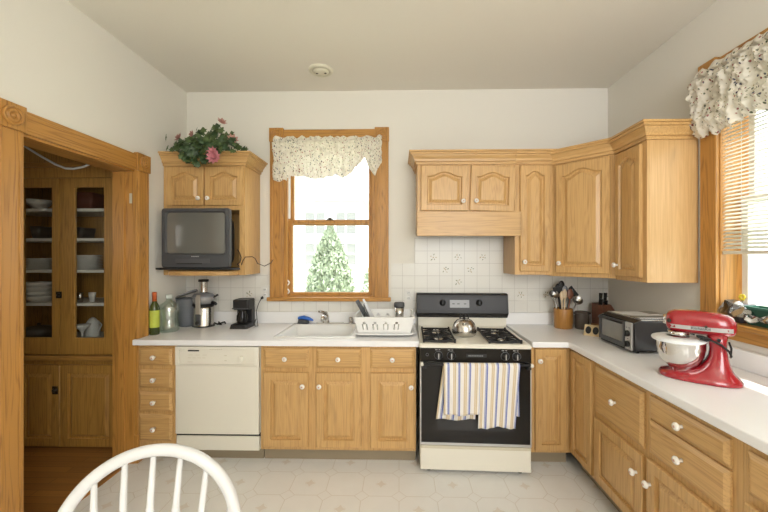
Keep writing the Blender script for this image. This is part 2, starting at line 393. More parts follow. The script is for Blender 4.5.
def text_mb(txt, size, depth=.0006):
    cu = bpy.data.curves.new('t', 'FONT'); cu.body = txt; cu.size = size; cu.extrude = depth; cu.align_x = 'CENTER'; cu.align_y = 'CENTER'
    t = bpy.data.objects.new('t', cu); COL.objects.link(t)
    me = bpy.data.meshes.new_from_object(t.evaluated_get(bpy.context.evaluated_depsgraph_get()))
    mb = MB(); mb.add([tuple(v.co) for v in me.vertices], [tuple(p.vertices) for p in me.polygons])
    bpy.data.objects.remove(t); bpy.data.curves.remove(cu); bpy.data.meshes.remove(me); return mb
def stand(mb): return mb.xf(Matrix.Rotation(PI / 2, 4, 'X'))     # lying text -> upright, facing -y

XL, XR, ZC = -1.864, 1.787, 2.896
REAR = -4.7

# ------------------------------------------------------------------ room shell
struct('floor', MB().box(XL - .04, XR, REAR, 0, -.03, 0), VINYL)
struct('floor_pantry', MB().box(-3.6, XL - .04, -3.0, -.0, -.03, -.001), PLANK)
struct('ceiling', MB().box(XL - .15, XR + .16, REAR - .15, .15, ZC, ZC + .08), CEIL)
WX0, WX1, WZ0, WZ1 = -1.005, -.205, 1.10, 2.45      # back window opening
struct('wall_back', MB().slab([-2.016, WX0, WX1, XR + .16], [-.03, WZ0, WZ1, ZC], 0, .15, {(1, 1)}, 'y'), WALL)
RY0, RY1 = -1.95, -1.05                              # right window opening
struct('wall_right', MB().slab([REAR - .15, RY0, RY1, 0], [-.03, WZ0, WZ1, ZC], XR, XR + .16, {(1, 1)}, 'x'), WALL)
DY0, DY1, DZ = -1.36, -.612, 2.065                   # doorway
struct('wall_left', MB().slab([REAR - .15, DY0, DY1, 0], [-.03, DZ, ZC], XL - .152, XL, {(1, 0)}, 'x'), WALL)
struct('wall_rear', MB().slab([XL - .15, .2, 1.7, XR + .16], [-.03, .95, 2.75, ZC], REAR - .15, REAR, {(1, 1)}, 'y'), WALL)
# pantry walls
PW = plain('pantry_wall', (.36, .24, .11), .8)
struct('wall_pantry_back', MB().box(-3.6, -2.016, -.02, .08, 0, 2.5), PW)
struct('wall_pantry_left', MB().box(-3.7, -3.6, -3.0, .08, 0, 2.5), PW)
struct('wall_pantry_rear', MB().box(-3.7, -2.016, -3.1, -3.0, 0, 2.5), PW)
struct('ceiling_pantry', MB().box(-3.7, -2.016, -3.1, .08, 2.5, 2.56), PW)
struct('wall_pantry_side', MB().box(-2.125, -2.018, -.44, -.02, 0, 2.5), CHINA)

# doorway casing with rosette blocks
def rosette(c, r, axis, mi=0, sgn=1):
    mb = MB(); prof = [(r, 0), (r, .010), (r * .86, .014), (r * .80, .002), (r * .66, .002), (r * .60, .013), (r * .40, .014), (r * .34, .002), (r * .22, .002), (r * .16, .013), (.001, .014)]
    if axis == 'x': mb.lathe([(a, b * sgn) for a, b in prof], c, 24, axis='x')
    else: mb.lathe(prof, c, 24, axis='y')
    return mb
dr = struct('door_1', loc=(XL, DY0, 0))
def onto(root, name, mb, mat, **k):
    mb.shift([-a for a in root.location]); return link(name, mb, mat, root, **k)
for y0, y1 in ((DY1, DY1 + .118), (DY0 - .118, DY0)):
    mb = MB().box(XL, XL + .022, y0, y1, .2, DZ)
    for q in (.018, .1): mb.box(XL + .02, XL + .026, y0 + q - .006, y0 + q + .006, .2, DZ)
    onto(dr, 'casing', mb, TRIMZ, bevel=.003)
    onto(dr, 'plinth', MB().box(XL, XL + .03, y0 - .004, y1 + .004, 0, .2), TRIMZ, bevel=.003)
    onto(dr, 'corner_block', MB().box(XL, XL + .032, y0 - .006, y1 + .006, DZ, DZ + .125), TRIMZ, bevel=.003)
    b = rosette((XL + .031, (y0 + y1) / 2, DZ + .0625), .046, 'x'); onto(dr, 'rosette', b, TRIMZ)
mb = MB().box(XL, XL + .022, DY0 + .006, DY1 - .006, DZ, DZ + .112)
for q in (.02, .09): mb.box(XL + .02, XL + .026, DY0 + .006, DY1 - .006, DZ + q - .005, DZ + q + .005)
onto(dr, 'head_casing', mb, TRIMY, bevel=.003)
onto(dr, 'jamb', MB().box(XL - .152, XL + .001, DY1 - .004, DY1 + .012, 0, DZ), TRIMZ)
onto(dr, 'jamb', MB().box(XL - .152, XL + .001, DY0 - .012, DY0 + .012, 0, DZ), TRIMZ)
onto(dr, 'head_jamb', MB().box(XL - .152, XL + .001, DY0, DY1, DZ - .012, DZ + .012), TRIMY)
onto(dr, 'door_stop', MB().box(XL - .10, XL - .062, DY1 - .014, DY1 - .003, 0, DZ - .012), TRIMZ)
onto(dr, 'strike_plate', MB().box(XL - .03, XL - .012, DY1 - .0055, DY1 - .003, 1.83, 1.90), ALMOND2)
onto(dr, 'threshold', MB().box(XL - .05, XL - .03, DY0 + .014, DY1 - .006, 0, .004), TRIMY)

# ------------------------------------------------------------------ windows
w1 = struct('window_1', loc=(-.605, 0, WZ0))
cw = .115
for x0 in (WX0 - cw, WX1):
    mb = MB().box(x0, x0 + cw, -.022, 0, WZ0, WZ1)
    for q in (.02, cw - .02): mb.box(x0 + q - .006, x0 + q + .006, -.026, -.02, WZ0, WZ1)
    onto(w1, 'casing', mb, TRIMZ, bevel=.003)
    onto(w1, 'corner_block', MB().box(x0 - .004, x0 + cw + .004, -.032, 0, WZ1, WZ1 + .118), TRIMZ, bevel=.003)
    onto(w1, 'rosette', rosette((x0 + cw / 2, -.031, WZ1 + .059), .042, 'y'), TRIMZ)
onto(w1, 'head_casing', MB().box(WX0 + .004, WX1 - .004, -.022, 0, WZ1, WZ1 + .105), TRIMX, bevel=.003)
onto(w1, 'jamb', MB().box(WX0 - .001, WX0 + .03, -.002, .149, WZ0, WZ1), TRIMZ)
onto(w1, 'jamb', MB().box(WX1 - .03, WX1 + .001, -.002, .149, WZ0, WZ1), TRIMZ)
onto(w1, 'head_jamb', MB().box(WX0, WX1, -.002, .149, WZ1 - .02, WZ1 + .001), TRIMX)
onto(w1, 'sill', MB().box(WX0 - cw - .02, WX1 + cw + .02, -.045, 0, WZ0 - .03, WZ0 + .004), TRIMX, bevel=.004)
onto(w1, 'sill', MB().box(WX0, WX1, 0, .149, WZ0 - .012, WZ0 + .012), TRIMX)
def sash(root, name, axis, a0, a1, z0, z1, d0, d1, fw=.035, bot=.05, top=.035):
    us = [a0, a0 + fw, a1 - fw, a1]; vs = [z0, z0 + bot, z1 - top, z1]
    s_ = onto(root, name, MB().slab(us, vs, d0, d1, {(1, 1)}, axis), TRIMZ if axis == 'y' else SASHM, bevel=.003)
    g = MB(); dm = (d0 + d1) / 2
    if axis == 'y': g.box(us[1] - .003, us[2] + .003, dm - .002, dm + .002, vs[1] - .003, vs[2] + .003)
    else: g.box(dm - .002, dm + .002, us[1] - .003, us[2] + .003, vs[1] - .003, vs[2] + .003)
    g.shift([-a for a in root.location]); link('pane', g, GLASS, s_)
    return s_
SASHM = TRIMZ
sash(w1, 'sash', 'y', WX0 + .03, WX1 - .03, 1.735, WZ1 - .02, .085, .12)
s_ = sash(w1, 'sash', 'y', WX0 + .03, WX1 - .03, WZ0 + .012, 1.775, .045, .08, bot=.028, top=.03)
mb = MB().box(-.64, -.58, .05, .075, 1.775, 1.785).box(-.625, -.595, .045, .062, 1.785, 1.797)
onto(w1, 'sash_lock', mb, BRONZE)
onto(w1, 'sash_liner', MB().box(WX0 + .03, WX0 + .045, .03, .045, 1.79, WZ1 - .02), WHITE)
onto(w1, 'wall_cord_hook', MB().tube([(WX0 + .012, -.004 + 0, 1.13 + .012 * i / 2) if False else (WX0 + .03 + .014 * math.sin(i * .9), .015, 1.13 + .011 * i) for i in range(12)], .006), WHITE)

w2 = struct('window_2', loc=(XR, -1.5, WZ0))
for y0 in (RY1, RY0 - .104):
    mb = MB().box(XR - .022, XR, y0, y0 + .104, WZ0, WZ1)
    onto(w2, 'casing', mb, TRIMZ, bevel=.003)
    onto(w2, 'corner_block', MB().box(XR - .032, XR, y0 - .004, y0 + .108, WZ1, WZ1 + .118), TRIMZ, bevel=.003)
onto(w2, 'head_casing', MB().box(XR - .022, XR, RY0 + .004, RY1 - .004, WZ1, WZ1 + .105), TRIMY, bevel=.003)
onto(w2, 'sill', MB().box(XR - .05, XR, RY0 - .16, RY1 + .15, WZ0 - .022, WZ0 + .006), TRIMY, bevel=.004)
onto(w2, 'apron', MB().box(XR - .02, XR, RY0 - .125, RY1 + .125, WZ0 - .085, WZ0 - .022), TRIMY, bevel=.003)
onto(w2, 'sill', MB().box(XR, XR + .159, RY0, RY1, WZ0 - .012, WZ0 + .006), TRIMY)
onto(w2, 'jamb', MB().box(XR - .002, XR + .159, RY1 - .006, RY1 + .001, WZ0, WZ1), TRIMZ)
onto(w2, 'jamb', MB().box(XR - .002, XR + .159, RY0 - .001, RY0 + .02, WZ0, WZ1), TRIMZ)
onto(w2, 'head_jamb', MB().box(XR - .002, XR + .159, RY0, RY1, WZ1 - .02, WZ1 + .001), TRIMY)
SASHM = WHITE
sash(w2, 'sash', 'x', RY0 + .02, RY1 - .02, WZ0 + .006, 1.79, XR + .10, XR + .135)
sash(w2, 'sash', 'x', RY0 + .02, RY1 - .02, 1.75, WZ1 - .02, XR + .136, XR + .158)

# unseen window added behind the camera as the place of the rear fill light
w3 = struct('added_rear_window', loc=(.95, REAR, .95))
for x in (.2, .91, 1.62): onto(w3, 'mullion', MB().box(x, x + .08, REAR - .12, REAR - .05, .95, 2.75), TRIMZ)
onto(w3, 'sill', MB().box(.15, 1.75, REAR - .14, REAR + .03, .92, .96), TRIMX)

# baseboard on the left wall towards the rear, and the kitchen's right rear
struct('baseboard_left', MB().box(XL, XL + .018, REAR, DY0 - .125, 0, .16), TRIMY, .003)
struct('baseboard_right', MB().box(XR - .018, XR, REAR, -2.72, 0, .16), TRIMY, .003)

# tile backsplash; object origin on the tile grid
def tilewall():
    mb = MB()
    mb.box(XL + .001, WX0 - cw - .022, -.006, 0, .977, 1.30)
    mb.box(WX0 - cw - .022, WX1 + cw + .022, -.006, 0, .977, WZ0 - .032)
    mb.box(WX1 + cw + .022, .135, -.006, 0, .977, 1.395)
    mb.box(.135, .896, -.006, 0, .9, 1.62)
    mb.box(.896, XR - .001, -.006, 0, .977, 1.309)
    mb.shift((-.135, 0, -.967)); o = struct('trim_1', mb, TILE); o.location = (.135, 0, .967); return o
tw = tilewall()
LEAFM = plain('tile_leaf', (.26, .28, .17), .5); FLM = plain('tile_flower', (.50, .42, .27), .5)
def decal(x, z, seed):
    rnd = random.Random(seed); mb = MB(); a0 = rnd.random() * 6
    for k in range(5):
        a = a0 + k * 2 * PI / 5 + rnd.uniform(-.3, .3); r = rnd.uniform(.016, .026); cx, cz = x + r * math.cos(a), z + r * math.sin(a); l = rnd.uniform(.008, .012); b = a + rnd.uniform(-.6, .6)
        u = (math.cos(b), math.sin(b)); n = (-u[1], u[0])
        pts = [(cx - u[0] * l, cz - u[1] * l), (cx - n[0] * l * .45, cz - n[1] * l * .45), (cx + u[0] * l, cz + u[1] * l), (cx + n[0] * l * .45, cz + n[1] * l * .45)]
        mb.prism(pts, -.0066, -.006, mi=k % 2)
    mb.prism([(x + .006 * math.cos(t), z + .006 * math.sin(t)) for t in (0, 1.05, 2.1, 3.14, 4.2, 5.25)], -.0066, -.006, mi=1)
    mb.shift((-.135, 0, -.967)); link('flower_motif', mb, [LEAFM, FLM], tw)
for k, (i, j) in enumerate(((1, 4), (3, 4), (5, 4), (2, 3), (4, 3), (3, 2), (8, 1), (10, 1), (15, 1), (-14, 1))):
    decal(.135 + .107 * (i + .5), .967 + .107 * (j + .5), k)

# ------------------------------------------------------------------ cabinet parts
def door_mb(w, h, arch=0, fw=.052, t=.021):
    K = 21 if arch else 2
    def loop(ins, y, a):
        pts = [(ins, y, ins), (w - ins, y, ins)]
        for k in range(K):
            u = k / (K - 1); x = (w - ins) - (w - 2 * ins) * u; tt = abs(2 * u - 1)
            b = .5 * (1 + math.cos(PI * min(tt / .82, 1))) if arch else 1
            b = b ** .75
            pts.append((x, y, h - ins - (a * (1 - b) if arch else 0)))
        return pts
    A = arch
    rings = [loop(0, 0, 0), loop(0, -t + .004, 0), loop(.004, -t, 0), loop(fw * .92 if arch else fw, -t, A), loop(fw + .003, -t + .014, A), loop(fw + .012, -t + .014, A), loop(fw + .034, -t + .001, A)]
    return MB().loft(rings, smooth=False)
def drawer_mb(w, h, t=.019):
    def loop(i, y): return [(i, y, i), (w - i, y, i), (w - i, y, h - i), (i, y, h - i)]
    return MB().loft([loop(0, 0), loop(0, -t + .010), loop(.003, -t + .008), loop(.018, -t)], smooth=False)
def knob(parent, x, z, y=-.0205):
    mb = MB().lathe([(.008, 0), (.007, .010), (.010, .014), (.0165, .020), (.0175, .026), (.014, .031), (.006, .033), (.001, .0332)], (0, 0, 0), 18, axis='y')
    mb.lathe([(.0065, .0325), (.005, .0340), (.001, .0342)], (0, 0, 0), 8, mi=1, axis='y')
    link('knob', mb, [CERAM, PINKC], parent, (x, y, z))
def add_door(root, x0, x1, z0, z1, y, kx, kz, arch=0, fw=.052, rot=0, mat=None):
    d = link('door', door_mb(x1 - x0, z1 - z0, arch, fw), mat or OAK, root, (x0, y, z0), (0, rot, 0))
    knob(d, kx - x0, kz - z0); return d
def add_drawer(root, x0, x1, z0, z1, y, kx=None):
    d = link('drawer', drawer_mb(x1 - x0, z1 - z0), OAKX, root, (x0, y, z0))
    knob(d, ((x0 + x1) / 2 if kx is None else kx) - x0, (z1 - z0) / 2); return d
def carcass(root, w, z0, z1, dep, toe=True, top=False, back=.004):
    t = .018
    mb = MB().box(0, w, -dep, -dep + .02, z0, z1).box(0, t, -dep + .02, -back, z0, z1).box(w - t, w, -dep + .02, -back, z0, z1)
    mb.box(t, w - t, -dep + .02, -back, z0, z0 + t).box(t, w - t, -back - .006, -back, z0 + t, z1)
    if top: mb.box(t, w - t, -dep + .02, -back - .006, z1 - t, z1)
    link('body', mb, OAK, root)
    if toe: link('toe_kick', MB().box(.0, w, -dep + .07, -dep + .085, 0, z0), TOE, root)
BD = .60; FZ0, FZ1 = .105, .834
# base cabinets on the back wall
r = thing('base_cabinet', 'narrow oak base cabinet with four stacked drawers beside the doorway', 'cabinet', (XL + .003, 0, 0)); x_ = XL + .003
carcass(r, .289, FZ0, FZ1, BD)
for z0, z1 in ((.69, .815), (.53, .66), (.37, .506), (.16, .345)): add_drawer(r, -1.83 - x_, -1.592 - x_, z0, z1, -BD)
r = thing('base_cabinet', 'long oak sink cabinet with three drawer fronts over three doors', 'cabinet', (-.968, 0, 0)); x_ = -.968
w_ = .118 - x_; t = .018
carcass(r, w_, FZ0, FZ1, BD)
for x0, x1, kx in ((-.946, -.631, -.666), (-.576, -.263, -.55), (-.2, .108, .083)):
    add_drawer(r, x0 - x_, x1 - x_, .68, .816, -BD)
    add_door(r, x0 - x_, x1 - x_, .13, .65, -BD, kx - x_, .560)
r = thing('base_cabinet', 'oak corner base cabinet with one tall door right of the stove', 'cabinet', (.914, 0, 0))
carcass(r, 1.183 - .914, FZ0, FZ1, BD)
add_door(r, .02, .232, .125, .822, -BD, .045, .745, fw=.042)
# right wall run: local x runs towards the viewer
def rrun(y): return (XR - .002, y, 0)
r = thing('base_cabinet', 'oak base cabinet with one narrow full-height door next to the inside corner', 'cabinet', rrun(-.602), -PI / 2)
mb = MB().box(0, .303, -BD, -BD + .02, FZ0, FZ1).box(.285, .303, -BD + .02, -.004, FZ0, FZ1).box(.0, .285, -.010, -.004, FZ0, FZ1).box(.0, .285, -BD + .02, -.01, FZ0, FZ0 + .018)
link('body', mb, OAK, r); link('toe_kick', MB().box(0, .303, -BD + .07, -BD + .085, 0, FZ0), TOE, r)
d = link('door', door_mb(.252, .695, 0, .042), OAK, r, (.028, -BD, .125))
def run_unit(y0, y1, label, drawers, doors):
    r = thing('base_cabinet', label, 'cabinet', rrun(y0), -PI / 2)
    carcass(r, y0 - y1, FZ0, FZ1, BD)
    for a, b, z0, z1 in drawers: add_drawer(r, y0 - a, y0 - b, z0, z1, -BD)
    for a, b, z0, z1, k in doors: add_door(r, y0 - a, y0 - b, z0, z1, -BD, y0 - k, .40)
run_unit(-.906, -1.362, 'oak base cabinet with one deep drawer over a door, below the toaster oven', [(-.922, -1.335, .535, .805)], [(-.922, -1.335, .125, .50, -1.298)])
run_unit(-1.363, -1.812, 'oak base cabinet below the red mixer with two shallow drawers over a door', [(-1.373, -1.775, .705, .808), (-1.373, -1.775, .54, .695)], [(-1.366, -1.775, .125, .51, -1.392)])
run_unit(-1.813, -2.70, 'oak base cabinet cut off by the right edge of the photo', [(-1.838, -2.25, .66, .805), (-2.28, -2.68, .66, .805)], [(-1.838, -2.25, .125, .63, -2.21), (-2.28, -2.68, .125, .63, -2.32)])

# ------------------------------------------------------------------ dishwasher
r = thing('dishwasher', 'almond built-in dishwasher between the four-drawer cabinet and the sink cabinet', 'dishwasher', (-1.273, 0, 0))
W = .297
link('body', MB().box(-W, W, -.585, -.03, .10, .83), ALMOND, r)
link('toe_panel', MB().box(-W + .002, W - .002, -.605, -.575, .095, .195), ALMOND, r, bevel=.004)
link('kick', MB().box(-W, W, -.53, -.51, 0, .10), TOE, r)
link('gap_strip', MB().box(-W, W, -.595, -.585, .19, .215), BLACK, r)
link('door', MB().box(-W + .002, W - .002, -.615, -.587, .212, .690), ALMOND, r, bevel=.004)
c = link('control_panel', MB().slab([-W + .002, -W + .03, W - .035, W - .002], [.693, .70, .802, .826], -.618, -.587, {(1, 1)}, 'y').box(-W + .03, W - .035, -.609, -.59, .70, .802), ALMOND, r, bevel=.002)
link('vent', MB().box(-.208, -.130, -.6125, -.606, .791, .800), BLACK, c)
link('dial', MB().lathe([(.021, 0), (.021, .012), (.017, .016), (.001, .016)], (.17, -.609, .741), 20, axis='y').box(.166, .174, -.633, -.62, .722, .760), plain('dial_cream', (.84, .81, .70), .3), c)
for i in range(4): link('legend', MB().box(-.21 + i * .034, -.186 + i * .034, -.6105, -.608, .744, .746), ALMOND2, c)
for i in range(3): link('legend', MB().box(-.205 + i * .05, -.175 + i * .05, -.6105, -.608, .764, .766), ALMOND2, c)
for q in ((.05, .065, .76, .764), (.05, .065, .725, .729), (-.212, -.175, .715, .718)): link('legend', MB().box(q[0], q[1], -.6105, -.608, q[2], q[3]), ALMOND2, c)
mb = MB()
for i in range(7): mb.box(-.05 + i * .013, -.041 + i * .013, -.6195, -.6175, .806, .811)
link('maker_mark', mb, ALMOND2, c)

# ------------------------------------------------------------------ worktops
SX0, SX1, SY0, SY1 = -.865, -.345, -.545, -.105    # cut-out under the sink
r = thing('worktop', 'white laminate worktop left of the stove with the sink set in it', 'countertop', (XL + .002, 0, .835))
onto(r, 'slab', MB().slab([XL + .002, SX0, SX1, .140], [-.635, SY0, SY1, -.002], .835, .875, {(1, 1)}), COUNTER, bevel=.006, seg=3)
onto(r, 'upstand', MB().box(XL + .002, .140, -.022, -.007, .8755, .976), COUNTER, bevel=.004)
r = thing('worktop', 'white L-shaped laminate worktop carrying the toaster oven and the mixer', 'countertop', (.905, 0, .835))
onto(r, 'slab', MB().slab([.908, 1.152, XR - .002], [-2.72, -.635, -.002], .835, .875, {(0, 0)}), COUNTER, bevel=.006, seg=3)
onto(r, 'upstand', MB().box(.908, XR - .022, -.022, -.007, .8755, .976), COUNTER, bevel=.004)
onto(r, 'upstand', MB().box(XR - .022, XR - .002, -2.72, -.022, .8755, .976), COUNTER, bevel=.004)

# sink, drop-in double bowl, white
SINKM = plain('sink_enamel', (.83, .83, .81), .15)
r = thing('kitchen_sink', 'white drop-in sink under the back window', 'sink', (-.60, -.32, .875))
mb = MB()
def rrect(x0, x1, y0, y1, z, rad, n=6):
    p = []
    for cx_, cy_, a0 in ((x1 - rad, y1 - rad, 0), (x0 + rad, y1 - rad, PI / 2), (x0 + rad, y0 + rad, PI), (x1 - rad, y0 + rad, 1.5 * PI)):
        for k in range(n + 1): a = a0 + PI / 2 * k / n; p.append((cx_ + rad * math.cos(a), cy_ + rad * math.sin(a), z))
    return p
mb.loft([rrect(SX0 - .035, SX1 + .035, SY0 - .03, SY1 + .078, .8755, .03), rrect(SX0 - .033, SX1 + .033, SY0 - .028, SY1 + .076, .884, .03), rrect(SX0 + .005, SX1 - .005, SY0 + .005, SY1 - .005, .886, .05),
         rrect(SX0 + .012, SX1 - .012, SY0 + .012, SY1 - .012, .876, .05), rrect(SX0 + .03, SX1 - .03, SY0 + .03, SY1 - .03, .72, .05), rrect(-.64, -.57, -.36, -.29, .712, .03),
         rrect(-.64, -.57, -.36, -.29, .705, .03), rrect(SX0 + .02, SX1 - .02, SY0 + .02, SY1 - .02, .715, .05), rrect(SX0 + .004, SX1 - .004, SY0 + .004, SY1 - .004, .874, .05)], cap=False)
onto(r, 'basin', mb, SINKM)
onto(r, 'drain', MB().lathe([(.036, 0), (.036, .004), (.02, .002), (.001, .001)], (-.605, -.325, .713), 20), CHROME)

r = thing('faucet', 'chrome single-lever faucet on the back rim of the sink', 'faucet', (-.60, -.055, .885)); r.scale = (1.12, 1.0, 1.12)
link('deck_plate', MB().loft([rrect(-.095, .115, -.022, .022, z, .02) for z in (0, .008)], smooth=False), CHROME, r, bevel=.002)
mb = MB().lathe([(.026, .008), (.024, .03), (.022, .055), (.018, .062)], (-.02, 0, 0), 20)
mb.tube([(-.02, 0, .03), (-.02, -.06, .062), (-.02, -.13, .075), (-.02, -.155, .062), (-.02, -.158, .045)], [.015, .013, .011, .011, .011], 12)
link('body', mb, CHROME, r)
link('lever', MB().tube([(-.02, 0, .06), (-.022, -.01, .078), (-.045, -.045, .094), (-.06, -.075, .10)], [.018, .017, .010, .007], 10), STEEL, r)
r = thing('side_sprayer', 'small chrome side sprayer right of the faucet beside the dish rack', 'sprayer', (-.41, -.062, .885))
link('base', MB().lathe([(.02, 0), (.018, .01), (.012, .014)], seg=16), CHROME, r)
link('head', MB().lathe([(.011, .014), (.013, .03), (.016, .045), (.013, .055), (.001, .057)], seg=16), STEEL, r)

BLUE = plain('blue_plastic', (.03, .15, .58), .35)
r = thing('scrub_brush', 'blue and black scrub brush on the sink rim left of the faucet', 'brush', (-.80, -.07, .885), math.radians(-12)); r.scale = (1.15, 1.1, 1.15)
link('handle', MB().loft([[(x, .022 * s_ * math.cos(a) + 0, .032 + dz + .012 * math.sin(a) * s_) for a in [2 * PI * k / 12 for k in range(12)]] for x, s_, dz in ((-.055, .3, .0), (-.05, .9, .008), (-.01, 1.15, .014), (.03, 1.0, .006), (.06, .6, -.004), (.066, .2, -.006))]), BLUE, r)
link('bristles', MB().loft([rrect(-.055, .03, -.022, .022, .0, .012), rrect(-.05, .025, -.02, .02, .03, .012)]), GREYD, r)

# ------------------------------------------------------------------ dish rack with its contents
DRX0, DRX1, DRY0, DRY1 = -.345, .112, -.50, -.125
r = thing('dish_rack', 'white plastic dish rack with arched slots on a drip tray', 'dish rack', (-.115, -.31, .887))
mb = MB()
mb.loft([rrect(DRX0 + .035, DRX1 - .015, DRY0 - .02, DRY1, .888, .03), rrect(DRX0 + .02, DRX1, DRY0 - .035, DRY1 + .01, .906, .03),
         rrect(DRX0 + .028, DRX1 - .008, DRY0 - .027, DRY1 + .002, .906, .03), rrect(DRX0 + .042, DRX1 - .022, DRY0 - .013, DRY1 - .008, .893, .03)])
onto(r, 'drip_tray', mb, WHITE)
def rackwall():
    mb = MB()
    b = [(-.02, .0)]
    # walls as slotted panels: front and back with four arches, sides plain
    x0, x1 = DRX0 + .05, DRX1 - .03
    us = [x0]; skips = set(); c0 = x0 + .055
    for k in range(4): us += [c0 + k * .072 - .019, c0 + k * .072 - .009, c0 + k * .072 + .009, c0 + k * .072 + .019]
    us.append(x1); vs = [.905, .925, .955, .968, .985, 1.012]
    for k in range(4):
        i = 1 + 4 * k
        skips |= {(i, 1), (i, 2), (i + 2, 1), (i + 2, 2), (i + 1, 3)}
        skips |= {(i, 3), (i + 2, 3)} if False else set()
    for y, flare in ((DRY0 + .006, -1), (DRY1 - .012, 1)):
        p = MB().slab(us, vs, y - .002, y + .002, skips, 'y')
        # flare outwards to the rim
        p.v = [(vx + (vx - (x0 + x1) / 2) * (vz - .905) * 1.2, vy + flare * (vz - .905) * .22, vz) for vx, vy, vz in p.v]
        mb.add(p.v, p.f)
    def ring(z, g, ins=0): return rrect(x0 - g + ins, x1 + g - ins, DRY0 + .006 - g * .5 + ins, DRY1 - .012 + g * .5 - ins, z, .012)
    for s_ in (-1, 1):
        xx = x0 if s_ < 0 else x1
        p = MB().slab([DRY0 + .006, DRY0 + .1, DRY0 + .2, DRY0 + .26, DRY1 - .012], [.905, .95, .975, 1.012], xx - .002, xx + .002, {(1, 1), (2, 1)} , 'x')
        p.v = [(vx + s_ * .232 * 1.2 * (vz - .905) * .95, vy + (vy + .31) * (vz - .905) * 1.1, vz) for vx, vy, vz in p.v]; mb.add(p.v, p.f)
    mb.loft([rrect(x0 - .035, x1 + .035, DRY0 - .024, DRY1 + .018, 1.010, .03), rrect(x0 - .036, x1 + .036, DRY0 - .026, DRY1 + .02, 1.018, .03), rrect(x0 - .022, x1 + .022, DRY0 - .012, DRY1 + .006, 1.020, .025), rrect(x0 - .022, x1 + .022, DRY0 - .012, DRY1 + .006, 1.010, .025)], cap=False)
    mb.slab([x0, x1], [DRY0 + .006, DRY1 - .012], .901, .905)
    for k in range(9):
        xx = x0 + .05 + k * .04; mb.tube([(xx, DRY1 - .06, .905), (xx, DRY1 - .06, .96)], .003, 6)
    return mb
onto(r, 'basket', rackwall(), WHITE)
t_ = thing('travel_mug', 'steel travel mug with a black lid standing in the dish rack', 'travel mug', (.002, -.17, .906)); t_.scale = (1.08, 1.08, .98)
link('body', MB().lathe([(.028, 0), (.031, .01), (.034, .08), (.037, .145)], seg=24), STEEL, t_)
link('lid', MB().lathe([(.04, .142), (.041, .152), (.040, .172), (.034, .180), (.001, .18)], seg=24), GREYD, t_)
for k, (dx, tilt, lab) in enumerate(((0, .50, 'dark grey wide-bladed utensil leaning leftmost in the dish rack'), (.03, .42, 'grey utensil with a pale edge leaning right beside the wide blade in the dish rack'))):
    o = link('draining_utensil', MB().loft([[(-.020 + .0 * z, -.004, z), (.020 - .06 * z * (k + .6), -.004, z), (.020 - .06 * z * (k + .6), .004, z), (-.020 + .03 * z, .004, z)] for z in (0, .10, .19, .235)], smooth=False), [GREYD, SILVER][k], None, (-.215 + dx * 1.2, -.28 + .03 * k, .908), (.0, -tilt, .15), bevel=.002)
    tag(o, lab, 'utensil')
o = link('plate', MB().lathe([(.001, 0), (.06, .002), (.095, .014), (.096, .017), (.06, .006), (.001, .004)], seg=32), plain('plate_dark', (.10, .11, .12), .2), None, (-.255, -.30, .995), (0, math.radians(68), 0))
tag(o, 'dark plate standing on edge at the left end of the dish rack', 'plate')

# ------------------------------------------------------------------ stove
r = thing('gas_stove', 'almond freestanding gas range with black oven door and black backguard', 'stove', (.530, -.03, 0), math.radians(-2))
H = .366; D = .66
link('body', MB().box(-H, H, -D + .03, -.0, .06, .846), ALMOND, r)
link('cooktop', MB().loft([rrect(-H - .004, H + .004, -D - .012, -.002, .846, .012), rrect(-H - .004, H + .004, -D - .012, -.002, .866, .012), rrect(-H + .006, H - .006, -D - .002, -.01, .873, .012), rrect(-H + .03, H - .03, -D + .022, -.07, .873, .02), rrect(-H + .036, H - .036, -D + .028, -.075, .868, .02)], smooth=False), ALMOND, r)
link('splash_riser', MB().box(-H, H, -.055, -.004, .87, .955), ALMOND, r, bevel=.004)
bg_ = link('backguard', MB().prism([(-.10, .985), (-.06, .945), (-.004, .945), (-.004, 1.146), (-.062, 1.146), (-.075, 1.136)], -H - .014, H + .008, 'x'), BLACK, r, bevel=.003)
BGF = plain('backguard_face', (.018, .018, .021), .4, .0, spec=.4)
def bgp(mb): return mb.xf(Matrix.Translation((0, -.092, 1.06)) @ Matrix.Rotation(math.atan2(-.025, .155), 4, 'X'))
link('face', bgp(MB().box(-H + .01, H - .01, 0, .002, -.045, .055)), BGF, bg_)
link('display_panel', bgp(MB().box(-.105, .055, -.003, .001, -.028, .035)), plain('panel_grey', (.30, .31, .33), .35), bg_)
for x in (-.085, -.045, .01): link('display_mark', bgp(MB().box(x, x + .02, -.0045, -.002, .0, .006)), BLACK, bg_)
for x in (-.165, .135):
    k = link('oven_knob', bgp(MB().lathe([(.026, 0), (.026, .006), (.019, .009), (.018, .022), (.001, .023)], (x, 0, .012), 20, axis='y').box(x - .004, x + .004, -.03, -.01, -.004, .03)), BLACK, bg_)
mb = MB()
for i in range(9): mb.box(-.32 + i * .075, -.27 + i * .075, -.1015, -.092, .958, .966)
link('vent_slots', mb, IRON, bg_)
